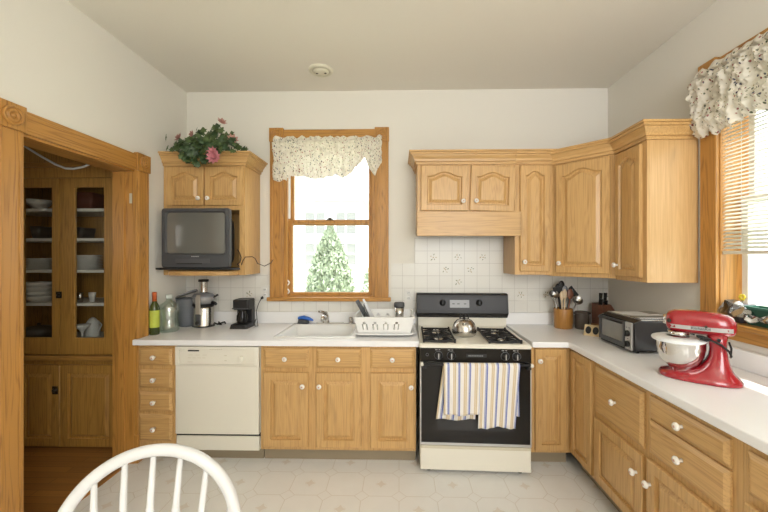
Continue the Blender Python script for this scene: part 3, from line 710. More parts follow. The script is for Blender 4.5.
# control panel
cp = link('control_panel', MB().prism([(-D + .03, .746), (-D - .012, .752), (-D - .004, .846), (-D + .03, .846)], -H, H, 'x'), BLACKG, r, bevel=.002)
for x in (-.243, -.158, .196, .270):
    mb = MB().lathe([(.027, 0), (.027, .004), (.021, .006), (.019, .022), (.016, .025), (.001, .025)], (x, -D - .008, .796), 22, axis='y')
    k = link('burner_knob', mb, BLACK, cp)
    link('pointer', MB().box(x - .0025, x + .0025, -D - .036, -D - .012, .796 - .018, .796 + .018), SILVER, k)
    link('dial_ring', MB().lathe([(.0285, 0), (.0285, .0025), (.026, .0027), (.026, 0)], (x, -D - .009, .796), 22, axis='y', cap=False), GREY, k)
    link('legend', MB().box(x - .022, x - .006, -D - .0088, -D - .005, .831, .834), SILVER, cp); link('legend', MB().box(x + .002, x + .012, -D - .0088, -D - .005, .831, .834), SILVER, cp)
link('dial_mark', MB().lathe([(.010, 0), (.010, .002), (.008, .0025), (.008, 0)], (-.318, -D - .008, .80), 14, axis='y', cap=False), GREY, cp)
mb = MB()
for i in range(9): mb.box(-.045 + i * .011, -.037 + i * .011, -D - .0115, -D - .006, .793, .800)
link('maker_mark', mb, GREY, cp)
link('label_field', MB().box(-.06, .075, -D - .0098, -D - .006, .785, .808), BLACK, cp)
# oven door
dd = link('oven_door', MB().box(-H + .003, H - .003, -D - .012, -D + .03, .205, .738), BLACKG, r, bevel=.004)
link('door_trim', MB().slab([-H + .001, -H + .008, H - .008, H - .001], [.200, .216, .737, .741], -D - .014, -D + .01, {(1, 1)}, 'y'), SILVER, dd)
hb = MB().tube([(-H + .02, -D - .055, .752), (H - .02, -D - .055, .752)], .010, 12)
for x in (-H + .03, H - .03): hb.box(x - .014, x + .014, -D - .06, -D - .010, .722, .760)
link('door_handle', hb, BLACK, dd, bevel=.003)
for x in (-H + .012, H - .012): link('handle_cap', MB().ell((x, -D - .055, .75), (.013, .015, .013)), ALMOND, dd)
link('window', MB().box(-.25, .25, -D - .0132, -D, .30, .58), plain('oven_window', (.018, .017, .016), .12), dd)
dw = link('storage_drawer', MB().box(-H + .003, H - .003, -D - .014, -D + .03, .033, .182), ALMOND, r, bevel=.005)
link('drawer_lip', MB().box(-H + .004, H - .004, -D - .018, -D + .02, .176, .196), ALMOND2, dw, bevel=.004)
link('base_shadow_strip', MB().box(-H + .01, H - .01, -D + .0, -D + .03, .18, .21), BLACK, r)
for x in (-H + .06, H - .06):
    for y in (-D + .05, -.08): link('leg', MB().lathe([(.018, 0), (.018, .02), (.012, .022), (.012, .062)], (x, y, 0), 12), BLACK, r)
# grates and burners
for gx in (-.235, .205):
    mb = MB(); z = .886; y0, y1 = -D + .022, -.225; xa, xb = gx - .105, gx + .105
    for a, b in (((xa, y0), (xb, y0)), ((xb, y0), (xb, y1)), ((xb, y1), (xa, y1)), ((xa, y1), (xa, y0)), ((xa, (y0 + y1) / 2), (xb, (y0 + y1) / 2))):
        mb.box(min(a[0], b[0]) - .005, max(a[0], b[0]) + .005, min(a[1], b[1]) - .005, max(a[1], b[1]) + .005, z - .008, z + .004)
    for cy_ in ((y0 * .75 + y1 * .25), (y0 * .25 + y1 * .75)):
        for k in range(8):
            a = PI / 4 * k; ca, sa = math.cos(a), math.sin(a); l = .1 if k % 2 == 0 else .13
            mb.tube([(gx + ca * .032, cy_ + sa * .032, z + .006), (gx + ca * .06, cy_ + sa * .06, z + .006), (gx + ca * l, cy_ + sa * min(l, .105), z)], .0048, 6)
    for xx in (xa, xb):
        for yy in (y0, y1): mb.box(xx - .006, xx + .006, yy - .006, yy + .006, .870, z + .012)
    link('grate', mb, IRON, r)
    for cy_ in ((y0 * .75 + y1 * .25), (y0 * .25 + y1 * .75)):
        link('drip_bowl', MB().lathe([(.098, .0), (.095, .003), (.06, .0), (.001, .0)], (gx, cy_, .8695), 24), GREYD, r)
        link('burner', MB().lathe([(.034, 0), (.034, .006), (.026, .012), (.001, .013)], (gx, cy_, .8705), 18), STEEL, r)

r = thing('kettle', 'round stainless steel kettle on the middle of the stove', 'kettle', (.487, -.41, .8735), math.radians(80))
link('body', MB().lathe([(.001, 0), (.080, 0), (.088, .008), (.090, .03), (.087, .055), (.076, .085), (.056, .108), (.034, .118), (.022, .121), (.001, .122)], seg=36), STEEL, r)
link('lid_knob', MB().lathe([(.014, .121), (.008, .126), (.008, .134), (.014, .141), (.010, .149), (.001, .15)], seg=16), BLACK, r)
link('handle', MB().tube([(.02, -.030, .112), (.03, -.03, .135), (.034, -.012, .150), (.034, .012, .150), (.03, .03, .135), (.02, .030, .112)], .0055, 8, flat=1.5), BLACK, r)
link('spout', MB().tube([(-.062, 0, .085), (-.080, 0, .100), (-.088, 0, .112)], [.017, .014, .012], 12), STEEL, r)

# towels over the oven handle
def towel(x0, x1, zb, zback, label, skew, u0, seedv, xb0=None, xb1=None):
    rnd = random.Random(seedv); hy, hz, rr = -.752, .752, .0135
    mb = MB(); Lf = hz - zb; Lb = hz - zback; tot = Lf + Lb + PI * rr
    def fn(u, v):
        s_ = v * tot
        wob = .0045 * math.sin(u * 13 + seedv) + .003 * math.sin(u * 29 + seedv * 2)
        if s_ < Lf:
            d = Lf - s_; k = d / .38; z = zb + s_; y = hy - rr - (.004 + wob) * (.25 + k) - .004; fr = k
            x = x0 + (x1 - x0) * u + skew[0] * k * (1 - u) + skew[1] * k * u
            z += .006 * math.sin(u * 7 + seedv) * k
        elif s_ < Lf + PI * rr:
            a = (s_ - Lf) / rr; y = hy - rr * math.cos(a); z = hz + rr * math.sin(a); x = x0 + (x1 - x0) * u
        else:
            d = s_ - Lf - PI * rr; k = d / .38; z = hz - d + (.006 * math.sin(u * 9)) * k; y = hy + rr + .004 + wob * .5 * k; x = x0 + (x1 - x0) * u + (skew[2] * (1 - u) + skew[3] * u) * k
        return (x, y, z)
    mb.grid(60, 60, fn, lambda u, v: (u0 + (x1 - x0) * u * 1.0, v * tot))
    o = link('dish_towel', mb, TOWEL, None, solid=.003); tag(o, label, 'towel')
towel(.290, .524, .435, .388, 'blue and beige striped towel hanging left on the oven handle, rumpled lower edge', (-.0, -.012, -.05, -.025), .016, 1.3)
towel(.520, .780, .355, .41, 'blue and beige striped towel hanging right and lower on the oven handle', (-.01, -.03, .0, .006), .068, 4.1)
# second hanging edge of the left towel: a folded flap
# ------------------------------------------------------------------ wall cabinets
def crown(path, z0, z1, proj=.055, closed=False, back=0):
    """stepped crown moulding swept along an outline of (x,y) points; outward is to the right of travel"""
    prof = [(0, 0), (.012, 0), (.012, .020), (.024, .022), (.026, .040), (.042, .062), (.044, .070), (.056, .072), (.056, .086), (.068, .088), (.068, .1), (0, .1)]
    h = (z1 - z0) / .1; n = len(path); rings = []
    for i, p in enumerate(path):
        def nrm(a, b): d = Vector((b[0] - a[0], b[1] - a[1])).normalized(); return Vector((d.y, -d.x))
        if i == 0: m = nrm(path[0], path[1]); k = 1
        elif i == n - 1: m = nrm(path[-2], path[-1]); k = 1
        else:
            a, b = nrm(path[i - 1], p), nrm(p, path[i + 1]); m = (a + b).normalized(); k = 1 / max(.3, m.dot(a))
        rings.append([(p[0] + m.x * q * k, p[1] + m.y * q * k, z0 + z * h) for q, z in prof])
    return MB().loft(rings, smooth=False)
UZ = 2.17; CZ = 2.268
# TV cabinet
r = thing('wall_cabinet', 'oak wall cabinet over the juicer, its open bay holding the television', 'cabinet', (XL + .003, 0, 1.31))
ox = XL + .003; w_ = -1.212 - ox; t = .02
mb = MB().box(0, t, -.285, -.004, 0, UZ - 1.31).box(w_ - t, w_, -.285, -.004, 0, UZ - 1.31).box(t, w_ - t, -.285, -.004, UZ - 1.31 - t, UZ - 1.31).box(t, w_ - t, -.285, -.004, .515, .535).box(t, w_ - t, -.285, -.004, .02, .04).box(t, w_ - t, -.012, -.004, .04, .515)
mb.slab([0, .042, w_ - .045, w_], [0, .045, .513, UZ - 1.31], -.305, -.285, {(1, 1)}, 'y')
link('body', mb, OAK, r)
add_door(r, -1.829 - ox, -1.533 - ox, .545, .852, -.305, -1.563 - ox, .60, .035, .045)
add_door(r, -1.521 - ox, -1.222 - ox, .545, .852, -.305, -1.490 - ox, .60, .035, .045)
link('crown', crown([(0.0, -.305), (w_, -.305), (w_, -.004)], UZ - 1.31 + .0, CZ - 1.31), CROWNM, r)
link('shelf_board', MB().prism([(.045, -.285), (.045, -.32), (.09, -.38), (.2, -.41), (.45, -.41), (.56, -.38), (w_ - .05, -.32), (w_ - .05, -.285)], .0, .035, 'z'), OAKX, r, bevel=.004)
o = link('swivel_tray', MB().prism([(-.03 - .25 + .28, -.40), (.05, -.43), (.6, -.43), (.655, -.40), (.6, -.33), (.59, -.28), (.06, -.28), (.03, -.33)], .045, .060, 'z'), BLACK, None, (ox, 0, 1.31), bevel=.003)
tag(o, 'thin black swivel tray sticking out below the television', 'tray')

r = thing('television', 'dark grey tube television in the bay of the oak wall cabinet', 'television', (-1.542, -.40, 1.371))
def rrz(x0, x1, z0, z1, y, rad, n=5): return [(p[0], y, p[1]) for p in [(a[0], a[1]) for a in rrect(x0, x1, z0, z1, 0, rad, n)]]
TW, TH = .262, .452
mb = MB().loft([rrz(-.15, .15, .06, .34, .30, .03), rrz(-.19, .19, .03, .39, .20, .03), rrz(-.215, .215, .015, .43, .08, .03), rrz(-.24, .24, .0, TH-.01, .02, .02), rrz(-TW, TW, .0, TH, .015, .02), rrz(-TW, TW, 0, TH, -.012, .02), rrz(-TW + .006, TW - .006, .006, TH - .006, -.02, .018),
                rrz(-TW + .030, TW - .030, .098, TH - .024, -.02, .02), rrz(-TW + .042, TW - .042, .110, TH - .035, -.004, .02)], smooth=False)
link('body', mb, GREYD, r)
def scr(u, v):
    x = (u * 2 - 1); z = (v * 2 - 1); return (x * .222, -.005 - .011 * (1 - .5 * x * x - .5 * z * z), .2635 + z * .155)
link('screen', MB().grid(20, 16, scr), plain('crt_glass', (.15, .15, .135), .14, coat=.7), r)
link('button_strip', MB().box(-.14, .05, -.023, -.018, .028, .034), BLACK, r)
link('control_door', MB().box(-.15, .12, -.0225, -.018, .038, .070), plain('tv_grey', (.09, .093, .10), .35), r, bevel=.001)
mb = MB()
for i in range(5): mb.box(-.028 + i * .012, -.019 + i * .012, -.0225, -.019, .082, .089)
link('maker_mark', mb, SILVER, r)
o = link('power_cable', MB().tube([(-1.27, -.27, 1.47), (-1.25, -.29, 1.44), (-1.235, -.31, 1.39), (-1.225, -.318, 1.42), (-1.205, -.315, 1.452), (-1.16, -.29, 1.455), (-1.150, -.26, 1.44), (-1.155, -.2, 1.40), (-1.13, -.12, 1.375), (-1.1, -.05, 1.40), (-1.09, -.02, 1.43)], .003, 6), BRONZE)
tag(o, 'thin dark cable looping from the television round the right side of its cabinet', 'cable')
o = link('power_cable', MB().tube([(-1.275, -.30, 1.51), (-1.255, -.31, 1.49), (-1.24, -.312, 1.45), (-1.25, -.312, 1.41), (-1.27, -.315, 1.395), (-1.245, -.33, 1.38)], .0035, 6), BLACK)
tag(o, 'black cable bunched beside the television inside the cabinet bay', 'cable')

# hood cabinet
r = thing('wall_cabinet', 'oak cabinet over the stove with two crooked arched doors and a plain fascia board', 'cabinet', (.145, 0, 1.615))
w_ = .895 - .145; top = UZ - 1.615
mb = MB().box(0, .018, -.287, -.004, .02, top).box(w_ - .018, w_, -.287, -.004, .1, top).box(.018, w_ - .018, -.287, -.004, .16, .178).box(.018, w_ - .018, -.287, -.004, top - .018, top).box(.018, w_ - .018, -.012, -.004, .178, top - .018).box(0, w_, -.305, -.287, .17, top)
link('body', mb, OAK, r)
link('fascia', MB().box(-.005, .797, -.326, -.3055, 0, .188), OAKX, r, bevel=.002)
link('range_hood', MB().box(.02, w_ - .02, -.286, -.02, .03, .158), plain('hood_brown', (.12, .08, .05), .5), r)
add_door(r, .024, .386, .198, .545, -.305, .366 - .02, .27, .035, .05, rot=math.radians(.6))
add_door(r, .400, .742, .198, .545, -.305, .444 + .0, .27, .035, .05, rot=math.radians(2.2))
link('crown', crown([(0, -.004), (0, -.305), (w_, -.305)], top, CZ - 1.615), CROWNM, r)
# tall cabinet
r = thing('wall_cabinet', 'narrow tall oak wall cabinet with one arched door right of the stove hood', 'cabinet', (.897, 0, 1.315))
w_ = 1.186 - .897; top = UZ - 1.315
mb = MB().box(0, w_, -.305, -.287, 0, top).box(0, .018, -.287, -.004, 0, top).box(w_ - .018, w_, -.287, -.004, 0, top).box(.018, w_ - .018, -.287, -.004, 0, .018).box(.018, w_ - .018, -.287, -.004, top - .018, top).box(.018, w_ - .018, -.012, -.004, .018, top - .018)
link('body', mb, OAK, r)
add_door(r, .035, .262, .028, .842, -.305, .062, .10, .035, .045)
link('crown', crown([(0, -.305), (w_ + .012, -.305)], top, CZ - 1.315), CROWNM, r)
# corner cabinet
CX, CY = 1.187, -.305; EX, EY = 1.482, -.608
r = thing('wall_cabinet', 'diagonal oak corner wall cabinet with a wide arched door', 'cabinet', (CX, CY, 1.306), math.atan2(EY - CY, EX - CX))
Lc = math.hypot(EX - CX, EY - CY)
Mi = Matrix.Translation((CX, CY, 0)) @ Matrix.Rotation(math.atan2(EY - CY, EX - CX), 4, 'Z'); Mi.invert()
def loc2(x, y): q = Mi @ Vector((x, y, 0)); return (q.x, q.y)
outl = [loc2(CX, CY), loc2(CX + .001, -.004), loc2(XR - .004, -.004), loc2(XR - .004, EY), loc2(EX, EY)]
link('body', MB().prism(outl, 0, top, 'z'), OAK, r)
add_door(r, .03, Lc - .03, .028, .842, -.001, .062, .10, .04, .052)
link('crown', crown([(-.012, 0), (Lc + .012, 0)], top, CZ - 1.315), CROWNM, r)
# right wall cabinet
r = thing('wall_cabinet', 'oak wall cabinet on the right wall ending in a plain side panel by the window', 'cabinet', (XR - .003, -.610, 1.300), -PI / 2)
w_ = .303; mb = MB().box(0, w_, -.302, -.284, 0, top).box(0, .018, -.284, -.002, 0, top).box(.018, w_ - .018, -.284, -.002, 0, .018).box(.018, w_ - .018, -.284, -.002, top - .018, top).box(.018, w_ - .018, -.01, -.002, .018, top - .018)
link('body', mb, OAK, r)
link('side_panel', MB().box(w_ - .018, w_, -.284, -.002, 0, top), wood('side_panel_oak', (.68, .44, .20), (.54, .32, .125), contrast=.7, fig=.25), r)
add_door(r, .022, w_ - .036, .028, .842, -.302, .050, .10, .035, .045)
link('crown', crown([(-.012, -.302), (w_, -.302), (w_, -.002)], top, CZ - 1.315), CROWNM, r)

# ------------------------------------------------------------------ plant on the TV cabinet
r = thing('ivy_arrangement', 'artificial ivy with pink flowers trailing over the top of the television cabinet', 'plant', (-1.50, -.25, CZ))
IVY = [(0, -.5), (.18, -.38), (.5, -.42), (.38, -.1), (.62, .12), (.3, .22), (.22, .42), (0, .75), (-.22, .42), (-.3, .22), (-.62, .12), (-.38, -.1), (-.5, -.42), (-.18, -.38)]
def leaf(mb, c, size, rot, mi, shape=IVY):
    M = Matrix.Translation(c) @ rot.to_matrix().to_4x4()
    vs = [tuple(M @ Vector((0, 0, .04 * size)))] + [tuple(M @ Vector((x * size, y * size, -.16 * size * (x * x + y * y) * 1.2))) for x, y in shape]
    n = len(shape); mb.add(vs, [(0, 1 + i, 1 + (i + 1) % n) for i in range(n)], mi)
rnd = random.Random(5); mb = MB()
def clampleaf(x, y, z):
    # keep leaves outside of the moulding: above the top or in front of it
    if z < .03 and y > -.145: y = -.165 - rnd.random() * .03
    return x, y, z
for k in range(300):
    u = rnd.gauss(0, .5); x = max(-.25, min(.26, u * .22)); front = rnd.random() < .6
    hgt = .165 * math.exp(-((x - .04) / .15) ** 2)
    if front: y = -.15 - rnd.random() * .05; z = rnd.uniform(-.105 * math.exp(-((x + .03) / .14) ** 2) - .015, .08)
    else: y = rnd.uniform(-.15, .08); z = rnd.uniform(.03, .05 + hgt)
    x, y, z = clampleaf(x, y, z)
    leaf(mb, (x, y, z), rnd.uniform(.036, .056), Euler((rnd.uniform(.5, 1.6), rnd.uniform(-.6, .6), rnd.uniform(-1, 1))), 0 if rnd.random() < .5 else 1)
for i, (x, z) in enumerate(((.20, .14), (.225, .09), (.26, .03), (.29, .02), (.31, .015), (-.2, .05), (.12, .17), (.09, .2), (.07, .19), (-.05, .15), (-.02, .17))):
    leaf(mb, (x, -.1, z), .05, Euler((1.2, rnd.uniform(-.5, .5), rnd.uniform(-.5, .5))), i % 2)
link('foliage', mb, [GREENL, GREENL2], r)
mb = MB()
for k in range(9):
    a = rnd.uniform(-1, 1); mb.tube([(0, -.02, .012), (a * .08, -.05, .08), (a * .18, -.09, .06 + rnd.random() * .08)], .0025, 5)
mb.lathe([(.05, 0), (.06, .03), (.055, .034), (.001, .03)], (0, 0, .001), 16)
link('stems', mb, plain('stem_brown', (.12, .09, .04), .7), r)
PET = [(0, -.1), (.22, .15), (.26, .5), (0, 1.0), (-.26, .5), (-.22, .15)]
def flower(name_mat, c, size, tilt, n=9, cone=.9):
    mb = MB()
    for layer in range(2):
        for k in range(n):
            a = 2 * PI * k / n + layer * .3
            e = Euler((0, 0, a)).to_matrix().to_4x4() @ Matrix.Rotation(.35 + layer * cone * .6, 4, 'X')
            M = Matrix.Translation(c) @ Euler(tilt).to_matrix().to_4x4() @ e
            s_ = size * (1 - .25 * layer); mb.add([tuple(M @ Vector((x * s_, y * s_, .1 * s_ * (1 - abs(x) * 3)))) for x, y in PET], [(0, 1, 2, 3, 4, 5)], 0)
    link('flower', mb, name_mat, r)
flower(PINK, (.125, -.205, -.075), .062, (1.5, 0, .1), 10)
flower(PINK, (.115, -.21, -.035), .045, (1.2, 0, .1), 8)
flower(DPINK, (-.19, -.12, .10), .05, (.5, -.9, 0), 8)
flower(DPINK, (-.10, -.10, .135), .04, (.2, -1.2, 0), 7)
flower(DPINK, (.215, -.11, .09), .05, (.9, 1.0, 0), 8)
flower(DPINK, (.12, -.09, .23), .045, (.6, .8, 0), 7)

# ------------------------------------------------------------------ valances
from mathutils import noise
def valance(name, P, width, ztop, prof, label, depth=.055, nu=190, seedv=0.):
    """P(s, y, z) places a point: s along the window, y out from the wall"""
    mb = MB()
    def N3(a, b, c): return noise.noise(Vector((a + seedv, b, c)))
    def fn(u, v):
        s_ = u * width; zb = prof(u); q = s_ * 30
        fold = N3(q, v * 1.2, 0) * .040 + N3(q * 2.3, v * 2.5, 4) * .014
        head = ztop + .016 * N3(q * .9, 7, 0) + .007 * math.sin(q * 1.9)
        z = head + (zb - head) * v
        belly = (math.sin(PI * min(1, v * 1.02)) ** .7) * (.65 + .35 * math.sin(v * 9))
        y = .052 + belly * depth + fold * (.35 + .75 * v) + (N3(s_ * 18, v * 9, 9) * .018 + N3(s_ * 55, v * 22, 2) * .016) * min(1, v * 4)
        if .10 < v < .16: y = .050 + fold * .2
        z += (.014 * N3(q * .8, 3, 2) + .007 * math.sin(q * 2.3 + 2)) * v
        return P(s_ + .008 * N3(q * .6, v * 5, 1), max(y, .036), z)
    mb.grid(nu, 50, fn, lambda u, v: (u * width * 1.3 + seedv, v * .5))
    r = thing(name, label, 'valance', P(width / 2, .04, ztop - .03))
    onto(r, 'cloth', mb, FLORAL)
    a, b = P(.012, .046, ztop - .055), P(width - .012, .046, ztop - .055); a2, b2 = P(.012, .0, ztop - .055), P(width - .012, .0, ztop - .055)
    onto(r, 'rod', MB().tube([a2, a, b, b2], .005, 8), WHITE)
def prof1(u):
    if u < .13: return 2.105 + .02 * u
    if u < .68: return 2.135 - .012 * math.sin(u * 20)
    if u < .84: return 2.135 + (u - .68) / .16 * .165
    if u < .88: return 2.30 - (u - .84) / .04 * .09
    if u < .93: return 2.21 - (u - .88) / .05 * .06
    return 2.15 + (u - .93) / .07 * .10
valance('valance', lambda s_, y, z: (-1.075 + s_, -.0 - y, z), .93, 2.482, prof1, 'cream floral ruffled valance across the top of the back window')
def prof2(u): return (2.135 if u < .12 else 2.15) + .012 * math.sin(u * 26)
valance('valance', lambda s_, y, z: (XR - y, -.955 - s_, z), 1.10, 2.525, prof2, 'cream floral ruffled valance over the right window with the blinds', seedv=5.3)

# blinds
r = thing('window_blind', 'cream horizontal slatted blind lowered halfway over the right window', 'blind', (XR + .04, -1.5, 1.47))
n = 46; mb = MB()
for k in range(n):
    z = 1.505 + k * .0202; a = math.radians(36)
    dx, dz = .0115 * math.cos(a), .0115 * math.sin(a)
    mb.add([(XR + .016 - dx, RY0 + .026, z - dz), (XR + .016 + dx, RY0 + .026, z + dz), (XR + .016 + dx, RY1 - .010, z + dz), (XR + .016 - dx, RY1 - .010, z - dz)], [(0, 1, 2, 3)])
onto(r, 'slats', mb, SLAT, solid=.0008)
onto(r, 'bottom_rail', MB().box(XR + .004, XR + .028, RY0 + .026, RY1 - .010, 1.47, 1.488), plain('rail_cream', (.75, .72, .62), .4), bevel=.003)
onto(r, 'head_rail', MB().box(XR + .001, XR + .036, RY0 + .024, RY1 - .010, 2.435 - .03, 2.43), WHITE)
mb = MB()
for y in (RY0 + .12, -1.5, RY1 - .12): mb.tube([(XR + .003, y, 1.48), (XR + .003, y, 2.41)], .0012, 5)
onto(r, 'cords', mb, WHITE)

# ------------------------------------------------------------------ china cabinet in the pantry
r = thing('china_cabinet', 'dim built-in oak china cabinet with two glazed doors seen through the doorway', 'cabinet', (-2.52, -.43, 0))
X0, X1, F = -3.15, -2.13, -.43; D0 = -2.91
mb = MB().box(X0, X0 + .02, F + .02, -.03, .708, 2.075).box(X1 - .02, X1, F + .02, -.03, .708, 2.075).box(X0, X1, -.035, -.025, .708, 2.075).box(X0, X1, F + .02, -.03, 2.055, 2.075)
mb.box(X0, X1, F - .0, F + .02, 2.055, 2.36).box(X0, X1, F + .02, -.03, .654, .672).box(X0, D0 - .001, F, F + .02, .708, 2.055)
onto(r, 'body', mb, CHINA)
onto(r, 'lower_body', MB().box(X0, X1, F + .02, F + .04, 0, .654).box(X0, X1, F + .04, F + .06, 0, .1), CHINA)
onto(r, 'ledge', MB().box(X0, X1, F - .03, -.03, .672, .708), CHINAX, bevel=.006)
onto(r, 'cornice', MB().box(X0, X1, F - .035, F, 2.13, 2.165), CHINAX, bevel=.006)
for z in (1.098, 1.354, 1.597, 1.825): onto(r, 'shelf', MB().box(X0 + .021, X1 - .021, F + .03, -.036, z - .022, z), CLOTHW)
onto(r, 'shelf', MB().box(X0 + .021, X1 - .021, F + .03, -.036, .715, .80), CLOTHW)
for a, b, g0, g1 in ((D0, -2.578, -2.86, -2.638), (-2.574, X1, -2.462, -2.235)):
    d = onto(r, 'glazed_door', MB().slab([a + .002, g0, g1, b - .002], [.712, .84, 1.98, 2.052], F - .002, F + .02, {(1, 1)}, 'y'), CHINA, bevel=.003)
    g = MB().box(g0 - .004, g1 + .004, F + .007, F + .010, .836, 1.984).shift((2.52, .43, 0)); link('pane', g, CABGLASS, d)
onto(r, 'latch', MB().box(-2.60, -2.56, F - .008, F - .002, 1.14, 1.19).lathe([(.014, 0), (.01, .012), (.001, .016)], (-2.575, F - .008, 1.165), 12, axis='y'), BRONZE)
for sx, a, b in ((-1, D0 + .004, -2.578), (1, -2.574, X1 - .004)):
    d = link('door', door_mb(b - a, .62, 0, .06, .022), CHINA, r, (a + 2.52, .02 - .001, .012))
    if sx < 0: link('latch', MB().lathe([(.022, 0), (.02, .006), (.01, .010), (.011, .02), (.001, .022)], (b - a - .03, -.022, .43), 14, axis='y').box(b - a - .05, b - a - .01, -.028, -.022, .40, .46), BRONZE, d)
# dishes inside
dish = plain('pantry_dish', (.75, .74, .70), .3); dred = plain('dark_red_tin', (.11, .03, .02), .5); ddark = plain('dark_dish', (.05, .045, .04), .4)
o = link('bowl', MB().lathe([(.03, 0), (.035, .005), (.07, .04), (.085, .075), (.08, .075), (.065, .04), (.001, .012)], (-2.73, -.25, 1.826), 24), dish); o.location = (-.12, -.075, 0); tag(o, 'white bowl on the top shelf behind the left glazed pantry door', 'bowl')
o = link('storage_box', MB().loft([rrect(-2.45, -2.25, -.315, -.17, 1.826, .02), rrect(-2.46, -2.24, -.325, -.16, 1.95, .02)]), dred); o.location = (-.12, -.075, 0); tag(o, 'dark red box filling the top shelf behind the right glazed pantry door', 'box')
o = link('serving_dish', MB().loft([rrect(-2.44, -2.32, -.32, -.2, 1.598, .02), rrect(-2.45, -2.31, -.33, -.19, 1.68, .02)]), ddark); o.location = (-.12, -.075, 0); tag(o, 'dark dish on the second shelf behind the right glazed pantry door', 'dish')
o = link('serving_dish', MB().loft([rrect(-2.72, -2.66, -.32, -.2, 1.598, .02), rrect(-2.73, -2.65, -.33, -.19, 1.69, .02)]), ddark); o.location = (-.12, -.075, 0); tag(o, 'dark dish on the second shelf behind the left glazed pantry door', 'dish')
for (x, n_) , grp in (((-2.735, 7), 'left'), ((-2.345, 9), 'right')):
    for k in range(n_):
        o = link('plate', MB().lathe([(.05, 0), (.09, .010), (.092, .013), (.05, .004), (.001, .003)], (x, -.24, 1.3545 + k * .0125), 24), dish)
        o.location = (-.12, -.075, 0); tag(o, '%s plate of the pale stack behind the %s glazed pantry door' % ('lowest' if k == 0 else 'topmost' if k == n_ - 1 else ('', 'second', 'third', 'fourth', 'fifth', 'sixth', 'seventh', 'eighth')[k] + ' from bottom', grp), 'plate', 'stacked plates behind the %s glazed door' % grp)
for k in range(4):
    o = link('bowl', MB().lathe([(.06, 0), (.085, .03), (.092, .048), (.088, .048), (.06, .010), (.001, .008)], (-2.735, -.24, 1.099 + k * .036), 24), dish)
    o.location = (-.12, -.075, 0); tag(o, ('lowest', 'second lowest', 'second highest', 'topmost')[k] + ' pale bowl of the stack behind the left glazed pantry door', 'bowl', 'stacked bowls behind the left glazed door')
for k, x in enumerate((-2.42, -2.37, -2.29)):
    o = link('cup', MB().lathe([(.018, 0), (.022, .05), (.024, .075), (.021, .075), (.018, .006), (.001, .005)], (x, -.30 + .02 * k, 1.099), 16), [dish, STEEL, dish][k])
    o.location = (-.12, -.075, 0); tag(o, ['pale cup at the left end of the lower shelf behind the right glazed door', 'steel cup in the middle of the lower shelf behind the right glazed door', 'pale cup at the right end of the lower shelf behind the right glazed door'][k], 'cup')
o = link('stemmed_dish', MB().lathe([(.05, 0), (.045, .008), (.008, .016), (.008, .06), (.02, .08), (.055, .12), (.05, .12), (.02, .09), (.001, .085)], (-2.37, -.26, .801), 24), dish); o.location = (-.12, -.075, 0); tag(o, 'pale stemmed dish at the bottom behind the right glazed pantry door', 'dish')
o = link('coffee_pot', MB().lathe([(.05, 0), (.055, .02), (.04, .12), (.02, .15), (.001, .16)], (-2.385, -.15, .801), 20).tube([(-2.34, -.15, .93), (-2.31, -.15, .90), (-2.335, -.15, .84)], .005), dish); o.location = (-.12, -.075, 0); tag(o, 'pale coffee pot behind the stemmed dish in the pantry cabinet', 'pot')
o = link('casserole', MB().lathe([(.07, 0), (.085, .02), (.088, .08), (.07, .10), (.012, .11), (.012, .125), (.001, .13)], (-2.74, -.24, .801), 24), ddark); o.location = (-.12, -.075, 0); tag(o, 'dark lidded casserole at the bottom behind the left glazed pantry door', 'pot')
o = link('ceiling_cable', MB().tube([(-2.75, -.62, 2.30), (-2.63, -.62, 2.227), (-2.52, -.62, 2.16), (-2.42, -.62, 2.105), (-2.35, -.62, 2.078), (-2.29, -.62, 2.074), (-2.22, -.62, 2.088), (-2.16, -.62, 2.112), (-2.135, -.62, 2.2), (-2.13, -.62, 2.5)], .008, 8), WHITE)
tag(o, 'white cable sagging below the pantry ceiling behind the doorway head', 'cable')
o = link('ceiling_hatch', MB().box(-2.98, -2.5, -.78, -.60, 2.45, 2.499), plain('hatch_dark', (.02, .012, .008), .7)); tag(o, 'dark hatch in the pantry ceiling', 'hatch')

# ------------------------------------------------------------------ small things on the left worktop
CT = .8752
r = thing('wine_bottle', 'dark wine bottle with a yellow-green label and orange cap by the doorway', 'bottle', (-1.822, -.465, CT))
link('glass', MB().lathe([(.030, 0), (.033, .006), (.033, .19), (.028, .215), (.016, .24), (.0145, .255)], seg=28), WINE, r)
link('label_wrap', MB().lathe([(.0335, .055), (.0337, .056), (.0337, .180), (.0335, .181)], seg=28, cap=False), plain('label_lime', (.50, .58, .08), .6, bscale=40, var=.1), r)
link('capsule', MB().lathe([(.0152, .243), (.0152, .303), (.016, .305), (.0155, .315), (.001, .316)], seg=20), plain('capsule_orange', (.55, .12, .03), .4), r)
r = thing('glass_jug', 'pale green glass jug between the wine bottle and the juicer', 'jug', (-1.787, -.35, CT))
link('body', MB().lathe([(.001, .002), (.058, 0), (.068, .010), (.070, .05), (.063, .09), (.062, .11), (.070, .15), (.071, .185), (.060, .21), (.035, .228), (.021, .238), (.020, .26)], seg=32), JUGGLASS, r)
link('cap', MB().lathe([(.023, .255), (.024, .26), (.023, .285), (.001, .286)], seg=20), plain('cap_clear', (.62, .68, .64), .2), r)
link('handle', MB().tube([(.02, -.02, .245), (.04, -.035, .24), (.052, -.04, .215), (.058, -.03, .19)], .006, 8), JUGGLASS, r)
r = thing('juicer', 'stainless steel juicer with a tall feed chute and grey pulp bin', 'juicer', (-1.632, -.145, CT)); r.scale = (1.07, 1.0, 1.07)
link('base', MB().lathe([(.078, 0), (.078, .006), (.075, .01), (.076, .14), (.072, .155)], seg=36), STEEL, r)
